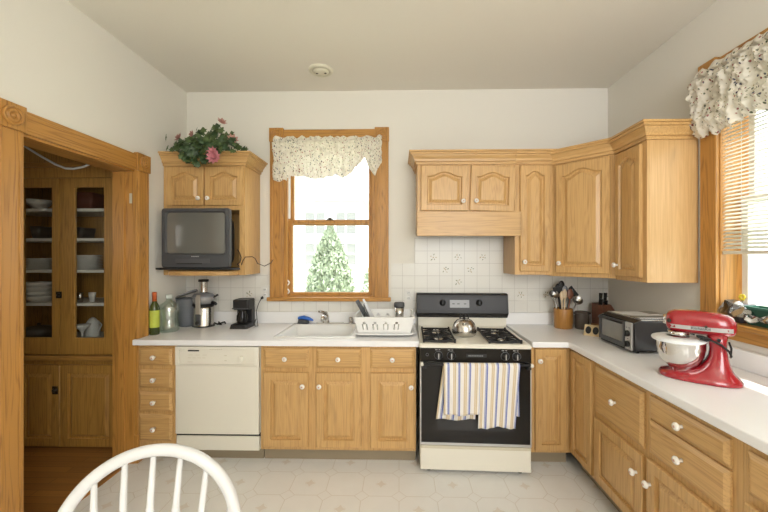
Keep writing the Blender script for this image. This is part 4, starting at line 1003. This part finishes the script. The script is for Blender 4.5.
link('foot', MB().lathe([(.08, 0), (.081, .006), (.078, .01)], (0, 0, -.0), 36), BLACK, r)
link('collar', MB().lathe([(.072, .155), (.078, .16), (.080, .172), (.078, .178)], seg=36), BLACK, r)
link('chamber', MB().lathe([(.074, .178), (.080, .20), (.082, .22), (.07, .24), (.03, .25)], seg=36), plain('smoky_plastic', (.28, .28, .28), .12, coat=.5), r)
link('cover', MB().lathe([(.083, .226), (.083, .234), (.066, .252), (.034, .260), (.032, .262)], seg=36), GREY, r)
link('feed_chute', MB().lathe([(.031, .255), (.029, .27), (.030, .345), (.031, .348)], seg=24), STEEL, r)
link('pusher', MB().lathe([(.037, .346), (.038, .350), (.037, .364), (.001, .366)], seg=24), BLACK, r)
link('locking_arm', MB().box(-.018, .018, -.088, -.074, .10, .235).box(-.014, .014, -.085, -.03, .235, .248), plain('arm_silver', (.62, .58, .54), .3, .7), r, bevel=.003)
link('control_strip', MB().box(-.017, .017, -.0895, -.075, .022, .105), GREYD, r, bevel=.003)
link('control_knob', MB().lathe([(.014, 0), (.013, .010), (.001, .011)], (0, -.089, .04), 16, axis='y'), BLACK, r)
link('spout', MB().tube([(.07, -.01, .185), (.10, -.02, .182), (.112, -.024, .172)], [.016, .012, .010], 10), BLACK, r)
link('latch_knob', MB().tube([(.07, .0, .222), (.098, 0, .235), (.112, 0, .245)], [.008, .006, .009], 8), BLACK, r)
PB = MB(); rg = []
for z, sx, x0 in ((0, .055, -.135), (.02, .058, -.136), (.2, .072, -.142), (.218, .075, -.142)): rg.append([(x0 + sx * math.cos(a) * 1.0, .01 + .075 * math.sin(a) * (sx / .075), z) for a in [2 * PI * k / 24 for k in range(24)]])
link('pulp_bin', PB.loft(rg), plain('bin_grey', (.15, .16, .18), .4), r)
link('bin_lid', MB().loft([[(-.142 + .079 * math.cos(a), .01 + .078 * math.sin(a), .218 + .0 + .055 * max(0, (math.cos(a) + 1) / 2)) for a in [2 * PI * k / 24 for k in range(24)]], [(-.138 + .074 * math.cos(a), .01 + .07 * math.sin(a), .226 + .062 * max(0, (math.cos(a) + 1) / 2)) for a in [2 * PI * k / 24 for k in range(24)]], [(-.10 + .03 * math.cos(a), .01 + .03 * math.sin(a), .262) for a in [2 * PI * k / 24 for k in range(24)]]]), GREY, r)
link('cord', MB().tube([(.06, .04, .02), (.10, .02, .012), (.125, -.01, .018), (.14, .0, .012), (.115, .01, .03), (.10, .03, .012), (.13, .03, .02), (.155, .02, .03), (.16, .03, .015)], .006, 8), BLACK, r)
r = thing('coffee_maker', 'small black drip coffee maker left of the back window', 'coffee maker', (-1.283, -.155, CT)); r.scale = (.9, .95, 1)
link('base', MB().loft([rrect(-.088, .075, -.115, .07, 0, .02), rrect(-.082, .072, -.105, .07, .03, .02), rrect(-.07, .068, -.09, .07, .036, .02)], smooth=False), BLACK, r)
link('tower', MB().box(-.068, .068, .0, .07, .034, .16), BLACK, r, bevel=.004)
link('filter_head', MB().loft([rrect(-.07, .07, -.075, .07, .148, .02), rrect(-.072, .072, -.085, .07, .165, .02), rrect(-.072, .072, -.085, .07, .222, .02), rrect(-.068, .068, -.08, .066, .23, .02)], smooth=False), BLACK, r)
link('head_trim', MB().box(-.073, .073, -.0868, -.08, .155, .164), GREYD, r)
link('carafe', MB().lathe([(.045, .037), (.052, .06), (.05, .10), (.036, .128), (.038, .14)], (0, -.035, 0), 24), BLACKG, r)
link('carafe_handle', MB().tube([(.03, -.07, .13), (.052, -.10, .12), (.056, -.105, .08), (.036, -.08, .06)], .006, 8), BLACK, r)
link('cord', MB().tube([(.07, .05, .01), (.10, .02, .06), (.09, -.01, .03), (.115, -.03, .008), (.13, -.01, .006), (.105, .03, .05), (.085, .06, .12), (.09, .10, .18), (.108, .126, .222)], .003, 6), BLACK, r)
link('plug', MB().tube([(.105, .122, .218), (.115, .135, .228)], [.010, .012], 10), BLACK, r)
def outlet(x, z, label):
    r = thing('wall_outlet', label, 'outlet', (x, -.006, z))
    link('plate', MB().box(-.036, .036, -.007, -.0005, -.058, .058), plain('outlet_white', (.78, .77, .73), .35), r, bevel=.003)
    for dz in (-.022, .022):
        s_ = link('socket', MB().lathe([(.016, .007), (.016, .0085), (.001, .0085)], (0, 0, dz), 18, axis='y'), WHITE, r)
        link('slots', MB().box(-.007, -.004, -.0092, -.008, dz - .004, dz + .006).box(.004, .007, -.0092, -.008, dz - .004, dz + .006), GREYD, s_)
outlet(-1.165, 1.145, 'white wall outlet between the coffee maker and the back window')
outlet(.083, 1.12, 'white wall outlet on the tiles left of the stove backguard')

# ------------------------------------------------------------------ small things on the right worktop
r = thing('utensil_crock', 'round fluted wooden crock full of cooking utensils', 'crock', (1.336, -.155, CT))
CROCK = wood('crock_wood', (.42, .20, .045), (.25, .10, .02))
link('crock', MB().lathe([(.001, .0), (.066, 0), (.070, .006), (.072, .155), (.070, .160), (.062, .160), (.062, .02), (.001, .018)], seg=40, flute=-.035), CROCK, r)
STEELD = plain('worn_steel', (.38, .37, .35), .3, 1)
UT = [('pasta_server', 'black pasta server standing tallest at the back of the crock', (.01, .035), (-.02, .045, .285), 'spoon', BLACK),
      ('whisk', 'grey whisk handle and wires between the black turners in the crock', (.03, .035), (.03, .035, .27), 'spoon', GREY),
      ('ladle', 'steel ladle hanging out over the left rim of the crock', (-.045, -.02), (-.085, -.02, .27), 'ladle', STEELD),
      ('ladle', 'small steel ladle leaning right out of the crock', (.04, -.03), (.10, -.03, .225), 'ladle', STEELD),
      ('spatula', 'black slotted turner standing at the back left in the crock', (-.02, .01), (-.045, -.01, .285), 'flat', BLACK),
      ('spatula', 'black wide turner tipping right at the top of the crock', (.02, .01), (.055, -.005, .275), 'flatr', BLACK),
      ('serving_spoon', 'black serving spoon in the middle of the crock', (.0, .03), (.005, .04, .31), 'spoon', BLACK),
      ('wooden_spoon', 'pale wooden spoon at the front left of the crock', (-.03, -.03), (-.03, -.045, .235), 'spoon', plain('pale_wood', (.62, .48, .32), .6)),
      ('wooden_spoon', 'pale wooden spoon just left of the middle of the crock', (-.008, -.035), (-.008, -.045, .25), 'spoon', plain('pale_wood', (.62, .48, .32), .6)),
      ('serving_spoon', 'dark brown spoon at the front right of the crock', (.02, -.03), (.035, -.045, .25), 'spoon', DARKW),
      ('spatula', 'grey-blue spatula at the right of the crock', (.03, .0), (.045, -.01, .26), 'flat', plain('blue_grey', (.10, .14, .17), .4))]
for nm, lab, (bx, by), tip, kind, m in UT:
    base = Vector((bx * .55, by * .55, .024)); tip = Vector(tip); d = (tip - base).normalized()
    r2 = thing(nm, lab, 'utensil', (1.336, -.155, CT))
    link('handle', MB().tube([base, base.lerp(tip, .5), tip], [.006, .0065, .006], 8), m, r2)
    q = d.to_track_quat('Z', 'Y').to_matrix().to_4x4(); Mx = Matrix.Translation(tip) @ q
    mb = MB()
    if kind == 'ladle':
        mb.lathe([(.001, -.028), (.023, -.022), (.036, -.004), (.039, .012), (.037, .012), (.023, -.014), (.001, -.022)], (0, 0, 0), 20).xf(Matrix.Translation(tip) @ Matrix.Rotation(.9, 4, 'X') )
    elif kind == 'spoon':
        mb.ell((0, 0, .030), (.017, .007, .04) if nm == 'wooden_spoon' else (.026, .008, .042)).xf(Matrix.Translation(tip))
    else:
        wv = .036 if kind == 'flat' else .048
        mb.prism([(-.008, -.01), (.008, -.01), (wv, .02), (wv, .05), (-wv, .05), (-wv, .02)], -.002, .002).xf(Matrix.Translation(tip) @ Matrix.Rotation(.9 if kind == 'flatr' else -.15, 4, 'Y'))
    link('head', mb, m, r2)
r = thing('canister', 'dark brown lidded canister right of the utensil crock', 'canister', (1.472, -.185, CT))
CAN = plain('canister_brown', (.085, .068, .058), .55)
link('body', MB().lathe([(.046, 0), (.05, .005), (.051, .118), (.049, .124)], seg=28), CAN, r)
link('lid', MB().lathe([(.053, .124), (.056, .130), (.053, .138), (.03, .142), (.001, .143)], seg=28).box(-.064, -.05, -.012, .012, .118, .132).box(.05, .064, -.012, .012, .118, .132), CAN, r)
KX, KY = 1.675, -.13
r = thing('knife_block', 'dark wooden knife block in the corner behind the toaster oven', 'knife block', (KX, KY, CT), math.radians(20))
link('block', MB().prism([(-.055, .03), (.06, .03), (.06, .20), (-.02, .185), (-.055, .14)], -.062, .062, 'x'), DARKW, r, bevel=.004)
link('block_base', MB().box(-.064, .064, -.062, .064, .0, .032), wood('block_light', (.36, .15, .05), (.2, .08, .02)), r, bevel=.003)
for k, (dx, dy, hb, hh, lab) in enumerate(((-.035, -.005, .188, .045, 'short black-handled knife at the left of the knife block'), (-.012, .02, .194, .085, 'tall black-handled knife in the middle of the knife block'), (.038, .02, .194, .085, 'tall black-handled knife at the right of the knife block'), (.012, -.012, .187, .035, 'short black-handled knife at the front right of the knife block'))):
    q = Matrix.Rotation(math.radians(20), 4, 'Z') @ Vector((dx, dy, 0))
    o = link('knife', MB().loft([rrect(-.009, .009, -.012, .012, 0, .006, 3), rrect(-.008, .008, -.011, .011, hh * .5, .005, 3), rrect(-.010, .010, -.013, .013, hh, .006, 3)]), BLACK, None, (KX + q.x, KY + q.y, CT + hb + .001), (math.radians(4), 0, math.radians(20)))
    tag(o, lab, 'knife')
r = thing('wooden_block', 'beige sloped block with two dark oval openings in front of the canister', 'block', (1.432, -.42, CT), math.radians(-42)); r.scale = (.92, .92, .92)
link('case', MB().prism([(-.05, 0), (.045, 0), (.03, .065), (-.01, .085)], -.058, .058, 'x'), plain('beige_wood', (.66, .52, .30), .5), r, bevel=.003)
for x in (-.026, .026):
    M = Matrix.Translation((x, -.0305, .043)) @ Matrix.Rotation(math.atan2(.04, .085), 4, 'X').inverted()
    link('opening', MB().lathe([(.021, 0), (.021, .003), (.017, .002), (.001, .002)], (0, 0, 0), 20, axis='y').xf(M @ Matrix.Diagonal((1, 1, 1.45, 1))), BLACK, r)

r = thing('toaster_oven', 'black and silver toaster oven against the right wall', 'toaster oven', (1.585, -.745, CT), -PI / 2)
# local: -y faces the room's left, x runs towards the viewer
tw_, td = .178, .18
link('body', MB().loft([rrz(-tw_, tw_, .014, .19, td - .01, .012), rrz(-tw_, tw_, .014, .20, -td + .03, .012), rrz(-tw_, tw_, .008, .185, -td, .010)], smooth=False), plain('oven_shell', (.035, .035, .038), .22, .2), r)
link('top_plate', MB().box(-tw_ + .006, tw_ - .006, -td + .04, td - .02, .195, .2035), STEEL, r, bevel=.002)
dd = link('door', MB().slab([-tw_ + .004, -tw_ + .03, tw_ - .095, tw_ - .078], [.02, .048, .160, .18], -td - .016, -td - .0005, {(1, 1)}, 'y'), GREYD, r, bevel=.003)
link('door_glass', MB().box(-tw_ + .028, tw_ - .093, -td - .010, -td - .006, .046, .162), plain('oven_glass', (.20, .19, .165), .1, coat=.5), dd)
link('door_handle', MB().tube([(-tw_ + .03, -td - .016, .168), (-tw_ + .035, -td - .034, .170), (tw_ - .10, -td - .034, .170), (tw_ - .095, -td - .016, .168)], .006, 8), BLACK, dd)
cpn = link('control_panel', MB().box(tw_ - .073, tw_ - .012, -td - .014, -td - .0005, .016, .182), SILVER, r, bevel=.004)
for z in (.052, .115):
    link('dial', MB().lathe([(.019, 0), (.018, .014), (.001, .015)], (tw_ - .043, -td - .014, z), 18, axis='y').box(tw_ - .046, tw_ - .040, -td - .034, -td - .026, z - .016, z + .016), BLACK, cpn)
link('dial_legend', MB().box(tw_ - .06, tw_ - .052, -td - .0155, -td - .013, .148, .152).box(tw_ - .036, tw_ - .026, -td - .0155, -td - .013, .148, .152).box(tw_ - .05, tw_ - .036, -td - .0155, -td - .013, .081, .084), GREYD, cpn)
for x in (-tw_ + .03, tw_ - .03):
    for y in (-td + .03, td - .04): link('foot', MB().lathe([(.012, 0), (.012, .015)], (x, y, 0), 12), BLACK, r)
o = link('papers', MB().box(1.46, 1.64, -.72, -.60, CT + .2040, CT + .2055).box(1.48, 1.72, -.86, -.72, CT + .2040, CT + .2065), PAPER); 
tag(o, 'white papers lying on top of the toaster oven', 'paper')
o = link('baking_tray', MB().slab([1.44, 1.47, 1.715, 1.735], [-.905, -.895, -.83, -.82], CT + .2072, CT + .2132), STEEL, bevel=.002); tag(o, 'flat steel tray on the near side of the toaster oven top', 'tray')

# ------------------------------------------------------------------ stand mixer
r = thing('stand_mixer', 'red stand mixer with a steel bowl on the right worktop by the window', 'mixer', (1.425, -1.337, CT), math.radians(-38)); r.scale = (.81, .92, .95)
def ering(x, cz, ry, rz, n=28, e=2.4):
    out = []
    for k in range(n):
        a = 2 * PI * k / n; ca, sa = math.cos(a), math.sin(a)
        out.append((x, ry * math.copysign(abs(ca) ** (2 / e), ca), cz + rz * math.copysign(abs(sa) ** (2 / e), sa)))
    return out
hd = [(-.168, .281, .012, .014), (-.165, .281, .034, .036), (-.152, .282, .047, .048), (-.12, .284, .056, .056), (-.05, .284, .062, .060), (.03, .283, .063, .061), (.10, .281, .061, .058), (.145, .278, .055, .053), (.172, .274, .042, .044), (.186, .270, .022, .024), (.189, .27, .006, .006)]
hd = [(a * .885 + .002, b, c * 1.03, d * .99) for a, b, c, d in hd]
link('motor_head', MB().loft([ering(*q) for q in hd]), RED, r)
# silver band round the head
def band(x0, x1, z0, z1):
    mb = MB()
    for sy in (-1, 1):
        ring = []; pts = []
        for i in range(17):
            x = x0 + (x1 - x0) * i / 16
            for j in range(len(hd) - 1):
                if hd[j][0] <= x <= hd[j + 1][0]:
                    f_ = (x - hd[j][0]) / (hd[j + 1][0] - hd[j][0]); cz = hd[j][1] + f_ * (hd[j + 1][1] - hd[j][1]); ry = hd[j][2] + f_ * (hd[j + 1][2] - hd[j][2]); rz = hd[j][3] + f_ * (hd[j + 1][3] - hd[j][3]); break
            def yy(z): q = min(.999, abs(z - cz) / rz); return ry * (1 - q ** 2.4) ** (1 / 2.4) + .0012
            pts.append([(x, sy * yy(z0), z0), (x, sy * (yy(z0) - .004), z0), (x, sy * (yy(z1) - .004), z1), (x, sy * yy(z1), z1)])
        mb.loft(pts, smooth=False)
    return mb
bd = link('trim_band', band(-.135, .150, .250, .270), SILVER, r)
tx = stand(text_mb('KitchenAid', .019)).shift((.012, -.0675, .2603)); link('lettering', tx, BLACK, bd)
link('attachment_hub', MB().lathe([(.024, -.160), (.026, -.148), (.036, -.136)], (0, 0, .285), 24, axis='x'), CHROME, r)
link('hub_knob', MB().lathe([(.010, 0), (.011, .012), (.001, .014)], (-.13, -.052, .288), 14, axis='y'), BRONZE, r)
link('speed_lever', MB().tube([(.035, -.063, .272), (.035, -.075, .274)], [.005, .007], 8), BRONZE, r)
link('planetary', MB().lathe([(.050, .208), (.053, .214), (.053, .232)], (-.085, 0, 0), 28).lathe([(.018, .178), (.022, .195), (.05, .208)], (-.085, 0, 0), 20, mi=1), [CHROME, RED], r)
link('beater_shaft', MB().lathe([(.006, .08), (.006, .20)], (-.085, 0, 0), 12), CHROME, r)
# base and pedestal as one casting
rings = []
def ov(x0, x1, ry, z, e=2.6, n=32):
    cxm, rx = (x0 + x1) / 2, (x1 - x0) / 2; out = []
    for k in range(n):
        a = 2 * PI * k / n; ca, sa = math.cos(a), math.sin(a)
        out.append((cxm + rx * math.copysign(abs(ca) ** (2 / e), ca), ry * math.copysign(abs(sa) ** (2 / e), sa), z))
    return out
for x0, x1, ry, z in ((-.178, .192, .098, 0), (-.184, .198, .104, .006), (-.184, .196, .104, .016), (-.176, .186, .098, .026), (-.13, .176, .09, .036), (-.07, .166, .082, .045), (-.02, .156, .074, .058), (.012, .148, .066, .075), (.034, .140, .058, .10), (.048, .133, .052, .13), (.052, .128, .048, .165), (.046, .128, .047, .20), (.036, .134, .047, .235)):
    rings.append(ov(x0, x1, ry, z))
link('base_and_pedestal', MB().loft(rings), RED, r)
link('bowl', MB().lathe([(r_ * 1.07, z_) for r_, z_ in [(.001, .044), (.038, .044), (.048, .040), (.050, .028), (.053, .028), (.052, .044), (.058, .052), (.085, .075), (.103, .11), (.111, .15), (.113, .182), (.116, .186), (.112, .188), (.108, .15), (.1, .112), (.082, .078), (.05, .054), (.001, .050)]], (-.078, 0, 0), 40), CHROME, r)
link('pouring_shield', MB().lathe([(.130, .184), (.133, .190), (.130, .196), (.105, .203), (.058, .206), (.056, .203), (.103, .199), (.125, .192), (.124, .184)], (-.088, 0, 0), 40, cap=False), plain('frosted_plastic', (.80, .83, .84), .3), r)
link('tilt_lock', MB().tube([(.09, -.046, .212), (.09, -.055, .212)], [.007, .009], 10), BLACK, r)
link('cord', MB().tube([(.0, -.05, .218), (.03, -.058, .214), (.06, -.062, .208), (.10, -.062, .192), (.13, -.055, .165), (.142, -.04, .14), (.14, -.02, .13), (.145, .0, .17), (.135, .0, .2)], .005, 8), BLACK, r)
link('cord_bundle', MB().tube([(-.005, -.052, .222), (.02, -.062, .222), (.055, -.066, .214), (.04, -.06, .205), (.01, -.058, .212)], .006, 8), BLACK, r)

# ------------------------------------------------------------------ things on the right window sill
SZ = WZ0 + .0065
PLG = plain('green_box', (.02, .10, .065), .45)
r = thing('planter_box', 'dark green box on the sill of the right window', 'box', (XR + .055, -1.45, SZ))
link('box', MB().loft([rrect(-.035, .035, -.27, .27, 0, .008), rrect(-.04, .04, -.28, .28, .085, .008), rrect(-.034, .034, -.274, .274, .086, .006), rrect(-.03, .03, -.27, .27, .01, .006)], smooth=False), PLG, r)
link('rim', MB().slab([-.046, -.038, .038, .046], [-.286, -.278, .278, .286], .082, .094, {(1, 1)}), plain('green_rim', (.04, .16, .11), .4), r)
rn = random.Random(9); mb = MB()
def crump(u, v):
    return (XR - .035 + .075 * v + rn.uniform(-.012, .012), -1.07 - .36 * u + rn.uniform(-.01, .01), SZ + .012 + (.085 + .035 * math.sin(u * 9)) * math.sin(PI * min(1, v * .8 + .1)) * (1 - .55 * u) + rn.uniform(-.006, .012))
mb.grid(18, 7, crump, smooth=False)
o = link('plastic_wrap', mb, CLEARP, solid=.0008); tag(o, 'crumpled clear plastic wrap on the sill of the right window', 'plastic wrap')
o = link('plastic_tray', MB().loft([rrect(XR + .01, XR + .085, -1.16, -1.085, SZ, .01), rrect(XR + .005, XR + .09, -1.165, -1.08, SZ + .10, .01)]), plain('dark_plastic_tray', (.10, .10, .115), .2)); tag(o, 'small dark plastic tub at the corner of the right window sill', 'tub')
r = thing('flower_pick', 'small yellow flower ornament in the corner of the right window', 'ornament', (XR + .05, -1.125, SZ + .10))
link('stem', MB().tube([(0, 0, .0), (0, 0, .022)], .002, 5), GREENL, r)
mb = MB()
for k in range(6): a = k * PI / 3; mb.ell((0 + .0 * k, .013 * math.cos(a), .032 + .011 * math.sin(a)), (.004, .009, .008), 8, 6)
link('petals', mb, plain('yellow', (.80, .66, .06), .5), r)

# ------------------------------------------------------------------ ceiling fixture
r = thing('ceiling_spotlight', 'small round cream fixture on the kitchen ceiling', 'light', (-.602, -.345, ZC))
CR = plain('fixture_cream', (.72, .69, .56), .5)
link('ring', MB().lathe([(.093, 0), (.092, -.008), (.082, -.016), (.066, -.016), (.062, -.004)], seg=36, cap=False), CR, r)
link('eyeball', MB().lathe([(.062, -.003), (.058, -.016), (.04, -.026), (.001, -.028)], seg=30), CR, r)
for x in (-.03, .034): link('slot', MB().ell((x, -.0, -.026), (.010, .009, .004), 10, 6), BRONZE, r)

# ------------------------------------------------------------------ chair
r = thing('windsor_chair', 'white hoop-back Windsor chair in the left foreground', 'chair', (-.575, -2.38, 0), math.radians(15))
SEATZ = .44
out = [(.20 * math.copysign(abs(math.cos(a)) ** .8, math.cos(a)) * (1 - .08 * math.sin(a)), -.02 + .205 * math.copysign(abs(math.sin(a)) ** .8, math.sin(a))) for a in [2 * PI * k / 40 for k in range(40)]]
def sring(s_, z): return [(x * s_, y * s_, z) for x, y in out]
link('seat', MB().loft([sring(.90, SEATZ - .035), sring(.98, SEATZ - .025), sring(1, SEATZ - .008), sring(.96, SEATZ), sring(.7, SEATZ - .008), sring(.3, SEATZ - .012)]), CHAIRW, r)
def turned(a, b, prof, name):
    a, b = Vector(a), Vector(b); pts = [a.lerp(b, t) for t, _ in prof]; return link(name, MB().tube(pts, [q for _, q in prof], 12), CHAIRW, r)
LP = [(0, .012), (.1, .016), (.25, .021), (.38, .017), (.42, .022), (.48, .022), (.52, .016), (.7, .02), (.9, .015), (1, .012)]
legs = {}
for sx in (-1, 1):
    for sy in (-1, 1):
        a = (sx * .20, -.02 + sy * .20, 0); b = (sx * .135, -.02 + sy * .13, SEATZ - .03); legs[(sx, sy)] = (Vector(a), Vector(b)); turned(a, b, LP, 'leg')
for sx in (-1, 1):
    a = legs[(sx, -1)][0].lerp(legs[(sx, -1)][1], .4); b = legs[(sx, 1)][0].lerp(legs[(sx, 1)][1], .4); turned(a, b, [(0, .009), (.5, .015), (1, .009)], 'stretcher')
a = legs[(-1, -1)][0].lerp(legs[(-1, 1)][0], .5); turned((-.174, -.02, .165), (.174, -.02, .165), [(0, .009), (.5, .015), (1, .009)], 'stretcher')
# hoop: plane leaning back towards +y
def backp(x, h): return (x, .145 + h * .18, SEATZ - .01 + h)
hp = []
HH = .525
for k in range(49):
    a = -.12 + (PI + .24) * k / 48
    x = .204 * math.cos(a); h = .315 + (HH - .315) * math.sin(a) if a > 0 and a < PI else .315 + .3 * math.sin(a)
    hp.append((x, h))
hp = [(.155, 0), (.175, .10), (.193, .2)] + [q for q in hp if q[1] >= .28] + [(-.193, .2), (-.175, .10), (-.155, 0)]
link('hoop', MB().tube([backp(x, h) for x, h in hp], .0155, 12), CHAIRW, r)
for i in range(-3, 4):
    xb = i * .045; xt = i * .064
    hx = min(hp[3:-3], key=lambda q: abs(q[0] - xt) + (0 if q[1] > .28 else 9)); ht = hx[1]
    a, b = Vector(backp(xb, .0)), Vector(backp(xt, ht))
    turned(a, b, [(0, .007), (.25, .008), (.5, .010), (.64, .0125), (.70, .0125), (.76, .0085), (1, .0065)], 'spindle')

# ------------------------------------------------------------------ outdoors
struct('ground', MB().box(-30, 30, .3, 60, -.9, -.8).box(2.2, 30, -30, .3, -.9, -.8), plain('grass_ground', (.5, .55, .38), .9, bscale=6, var=.2))
SID = plain('white_siding', (.80, .80, .80), .6)
r = thing('neighbour_house', 'white house with gridded windows faintly visible outside the back window', 'house', (-4.6, 9.5, -.8))
mb = MB().box(-3.5, 3.3, 0, 6, 0, 4.2)
for k in range(20): mb.box(-3.52, 3.32, -.02, 0, .1 + k * .2, .12 + k * .2)
link('wall', mb, SID, r); link('eave', MB().box(-3.8, 3.6, -.3, 6.2, 4.2, 4.4), plain('eave_grey', (.45, .47, .48), .6), r)
link('roof', MB().prism([(-3.8, 4.4), (3.6, 4.4), (0, 6.6)], -.3, 6.2), plain('roof_grey', (.40, .42, .44), .7), r)
for x in (1.2, 2.3):
    for z in (1.9, 3.0):
        f_ = link('window', MB().slab([x, x + .06, x + .38, x + .44, x + .76, x + .82], [z, z + .06, z + .4, z + .46, z + .8, z + .86], -.06, -.02, {(1, 1), (3, 1), (1, 3), (3, 3)}, 'y'), WHITE, r)
        link('pane', MB().box(x + .05, x + .77, -.04, -.03, z + .05, z + .81), plain('house_pane', (.28, .28, .28), .5), f_)
r = thing('neighbour_house', 'reddish house faintly visible outside the back window on the right', 'house', (1.2, 16.5, -.8))
link('wall', MB().box(-1.2, 3.5, 0, 5, 0, 4.4), plain('brick_red', (.62, .48, .44), .8, bscale=8, var=.15), r)
link('roof', MB().prism([(-1.5, 4.4), (3.8, 4.4), (1.15, 6.4)], -.2, 5.2), plain('roof_grey', (.40, .42, .44), .7), r)
for x in (-.8, .4, 1.6): link('window', MB().box(x, x + .7, -.05, 0, 2.2, 3.3), plain('house_pane', (.28, .28, .28), .5), r)
def tree(name, label, cx_, cy_, rad, h, n, seedv, cone=True, col=(.36, .42, .31)):
    rn = random.Random(seedv); r = thing(name, label, 'tree', (cx_, cy_, -.8)); mb = MB()
    for k in range(n):
        t_ = rn.random() ** (1.2); a = rn.random() * 2 * PI; z = .15 + (h - .15) * t_
        rr = rad * ((1 - t_ ** 3) if cone else math.sqrt(max(.02, 1 - (2 * t_ - 1) ** 2))) * (.75 + .3 * rn.random())
        c = Vector((rr * math.cos(a), rr * math.sin(a), z)); s_ = .03 + .035 * rn.random()
        q = Euler((rn.random() * 6, rn.random() * 6, rn.random() * 6)).to_matrix()
        mb.add([tuple(c + q @ Vector(p) * s_) for p in ((-1, 0, 0), (0, -.5, 0), (1.2, 0, .1), (0, .5, 0))], [(0, 1, 2, 3)])
    if cone: mb.lathe([(rad * .72 * (1 - (k / 10) ** 3) + .005, .15 + (h - .3) * k / 10) for k in range(11)], (0, 0, 0), 16)
    link('foliage', mb, plain('tree_leaf_%d' % seedv, col, .8, bscale=5, var=.1), r)
    link('trunk', MB().tube([(0, 0, 0), (0, 0, h * .8)], [.09, .03], 8), plain('bark', (.12, .09, .06), .9), r)
tree('conifer_tree', 'cone-shaped green conifer outside the middle of the back window', -1.50, 4.6, .58, 2.95, 9000, 11)
tree('shrub', 'green shrub at the lower right outside the back window', -.35, 6.0, .65, 2.2, 2600, 12, False)
tree('shrub', 'green shrub at the left edge outside the back window', -2.95, 5.2, .42, 2.5, 1800, 13, False)
r = thing('neighbour_house', 'white sided house close outside the right window', 'house', (6.0, -1.5, -.8))
mb = MB().box(0, 4, -5, 5, 0, 5.2)
for k in range(34): mb.prism([(-.0, .1 + k * .15), (-.03, .1 + k * .15), (0, .25 + k * .15)], -5, 5, 'y')
link('wall', mb, SID, r)
link('roof', MB().prism([(-.4, 5.2), (4.4, 5.2), (2, 7)], -5.2, 5.2, 'y'), plain('roof_grey', (.40, .42, .44), .7), r)
f_ = link('window', MB().slab([.6, .7, 1.5, 1.6], [1.6, 1.7, 2.7, 2.8], -.06, -.0, {(1, 1)}, 'x'), WHITE, r); link('pane', MB().box(-.03, -.02, .69, 1.51, 1.69, 2.71), plain('house_pane', (.28, .28, .28), .5), f_)
